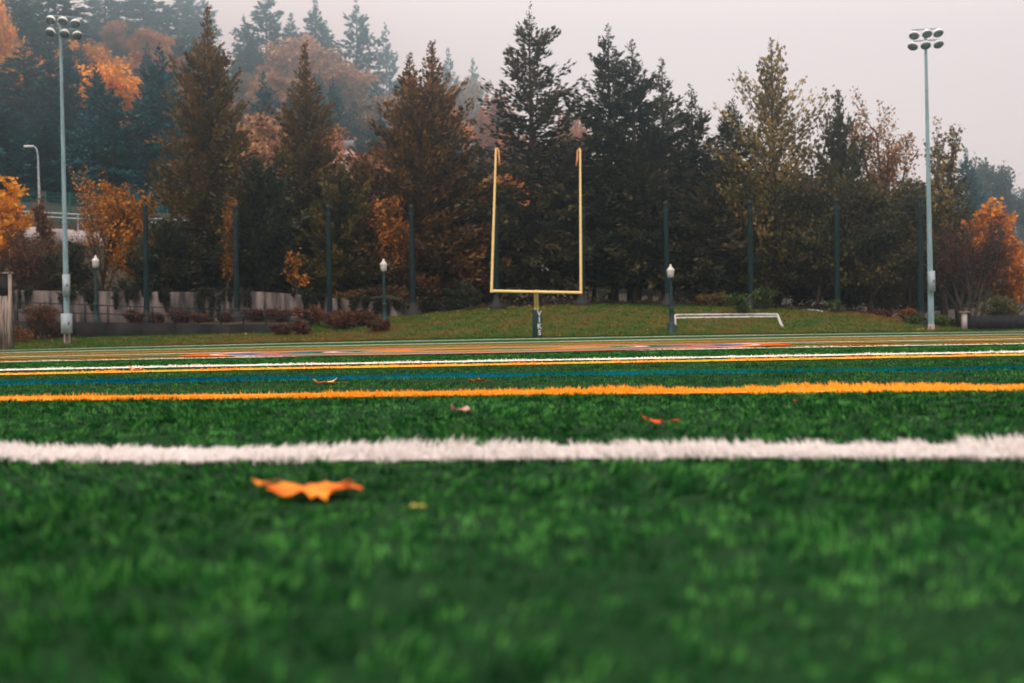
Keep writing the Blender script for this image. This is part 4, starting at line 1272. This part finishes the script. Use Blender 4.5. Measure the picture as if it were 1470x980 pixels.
for k, ch in enumerate('VIKS'):
    me = glyph(ch, .45)
    for v in me.vertices:
        v.co.x *= 1.2
    me.materials.clear(); me.materials.append(MAT['dome'])
    q = bpy.data.objects.new('letter', me); col.objects.link(q)
    pos = pc + fn * .228 + np.array([0, 0, .62 - k * .40])
    q.matrix_world = Matrix.Translation(Vector(pos)) @ Matrix.Rotation(PR, 4, 'Z') @ Matrix.Rotation(math.pi / 2, 4, 'X')
    mw = q.matrix_world.copy()
    q.parent = pad
    q.matrix_parent_inverse = Matrix.Identity(4)
    q.matrix_basis = mw

# ------------------------------------------------------------------ lying white goal frame and pole
def on_bank(px, py, lift=.06):
    q = hit(px, py, 92.5, 108)
    q[2] = gz(q[0], q[1]) + lift
    return q
fr = empty('goal_frame', on_bank(1040, 458), 'white tubular goal frame lying on the grass bank', 'goal frame')
a, b = on_bank(968, 458), on_bank(1117, 456)
c, d = on_bank(969, 453.5), on_bank(1116, 452.5)
def follow(p, q, n=9, lift=.07):
    pts = np.array([p + (q - p) * i / (n - 1) for i in range(n)])
    pts[:, 2] = np.maximum(pts[:, 2], ground_z(pts[:, 0], pts[:, 1]) + lift)
    return pts
MB().tube(follow(a, b), .065, 8).build('front_bar', MAT['white'], fr)
MB().tube(follow(c, d), .065, 8).build('rear_bar', MAT['white'], fr)
e = on_bank(1123.5, 470)
MB().tube(follow(d, e), .07, 8).build('side_bar', MAT['white'], fr)
MB().tube(follow(b + [-.02, 0, 0], on_bank(1121, 468)), .05, 8).build('side_bar', MAT['white'], fr)
MB().tube(follow(c, on_bank(970, 468)), .05, 8).build('side_bar', MAT['white'], fr)
a, b = on_bank(1122, 444.5), on_bank(1181, 448.5)
tag(MB().tube(follow(a, b), .06, 8).build('white_pole', MAT['white']), 'single white pole lying along the crest of the bank', 'pole')

# ------------------------------------------------------------------ timber bulkhead and black fence
TY = 86.0
bulk = empty('timber_bulkhead', (P(5, 500, TY)[0], TY, 0), 'weathered timber bulkhead with dark top at the field edge', 'bulkhead')
zt = P(10, 393, TY)[2]; zm = P(10, 424, TY)[2]; zb = float(field_z(P(5, 500, TY)[0], TY))
xr_ = P(18, 450, TY)[0]
w = .30
for k in range(8):
    x = xr_ - .15 - k * (w + .012)
    MB().box((x, TY + .06 * ((k * 5) % 3 - 1) * .3, (zb + zm) / 2), (w, .14, zm - zb + .02)).build('plank', MAT['timber'], bulk)
MB().box((xr_ - 1.26, TY + .02, (zt + zm) / 2), (2.5, .2, zt - zm)).build('dark_panel', MAT['darktimber'], bulk)
MB().box((xr_ - 1.26, TY, zt + .05), (2.62, .34, .1)).build('cap_board', MAT['timber'], bulk)
MB().box((xr_ - 1.9, TY - .14, zm - .02), (1.2, .08, .09)).build('ledge', MAT['timber'], bulk)
MB().box((xr_ - .09, TY - .1, (zb + zt) / 2), (.18, .16, zt - zb - .02)).build('corner_post', MAT['timber'], bulk)

BY = 93.5
bf = empty('black_fence', (P(1430, 475, BY)[0], BY, 0), 'low black board fence beside the concrete gate post', 'fence')
x0 = P(1389, 460, BY)[0]
ztop = P(1430, 453, BY)[2]; zg = gz(x0, BY)
for k in range(38):
    MB().box((x0 + .075 + k * .155, BY, (ztop + zg) / 2 + .01 * ((k * 7) % 3)), (.145, .05, ztop - zg)).build('board', MAT['blackfence'], bf)
for z in (zg + .25, ztop - .2):
    MB().box((x0 + 2.95, BY + .06, z), (5.9, .06, .1)).build('rail', MAT['blackfence'], bf)
gp = empty('gate_post', (P(1383.5, 475, BY)[0], BY - .1, zg), 'short pale concrete post with flat cap at the fence end', 'post')
q = P(1383.5, 449, BY)
MB().box((q[0], BY - .1, (q[2] + zg) / 2), (.30, .3, q[2] - zg)).build('shaft', MAT['parapet'], gp)
MB().box((q[0], BY - .1, q[2] + .05), (.62, .5, .1)).build('cap', MAT['timber'], gp)

# ------------------------------------------------------------------ haze
hz = MB().box((0, 372, 84.6), (1240, 880, 173))
hm = bpy.data.materials.new('haze_air')
hm.use_nodes = True
hn = hm.node_tree.nodes; hn.clear()
pv = hn.new('ShaderNodeVolumePrincipled')
pv.inputs['Color'].default_value = (.47, .72, .81, 1)
pv.inputs['Density'].default_value = 0.0017
pv.inputs['Anisotropy'].default_value = 0.9
ho = hn.new('ShaderNodeOutputMaterial')
hm.node_tree.links.new(pv.outputs[0], ho.inputs['Volume'])
o = hz.build('haze', hm)
tag(o, 'thin cool autumn haze filling the air', 'haze', kind='stuff')
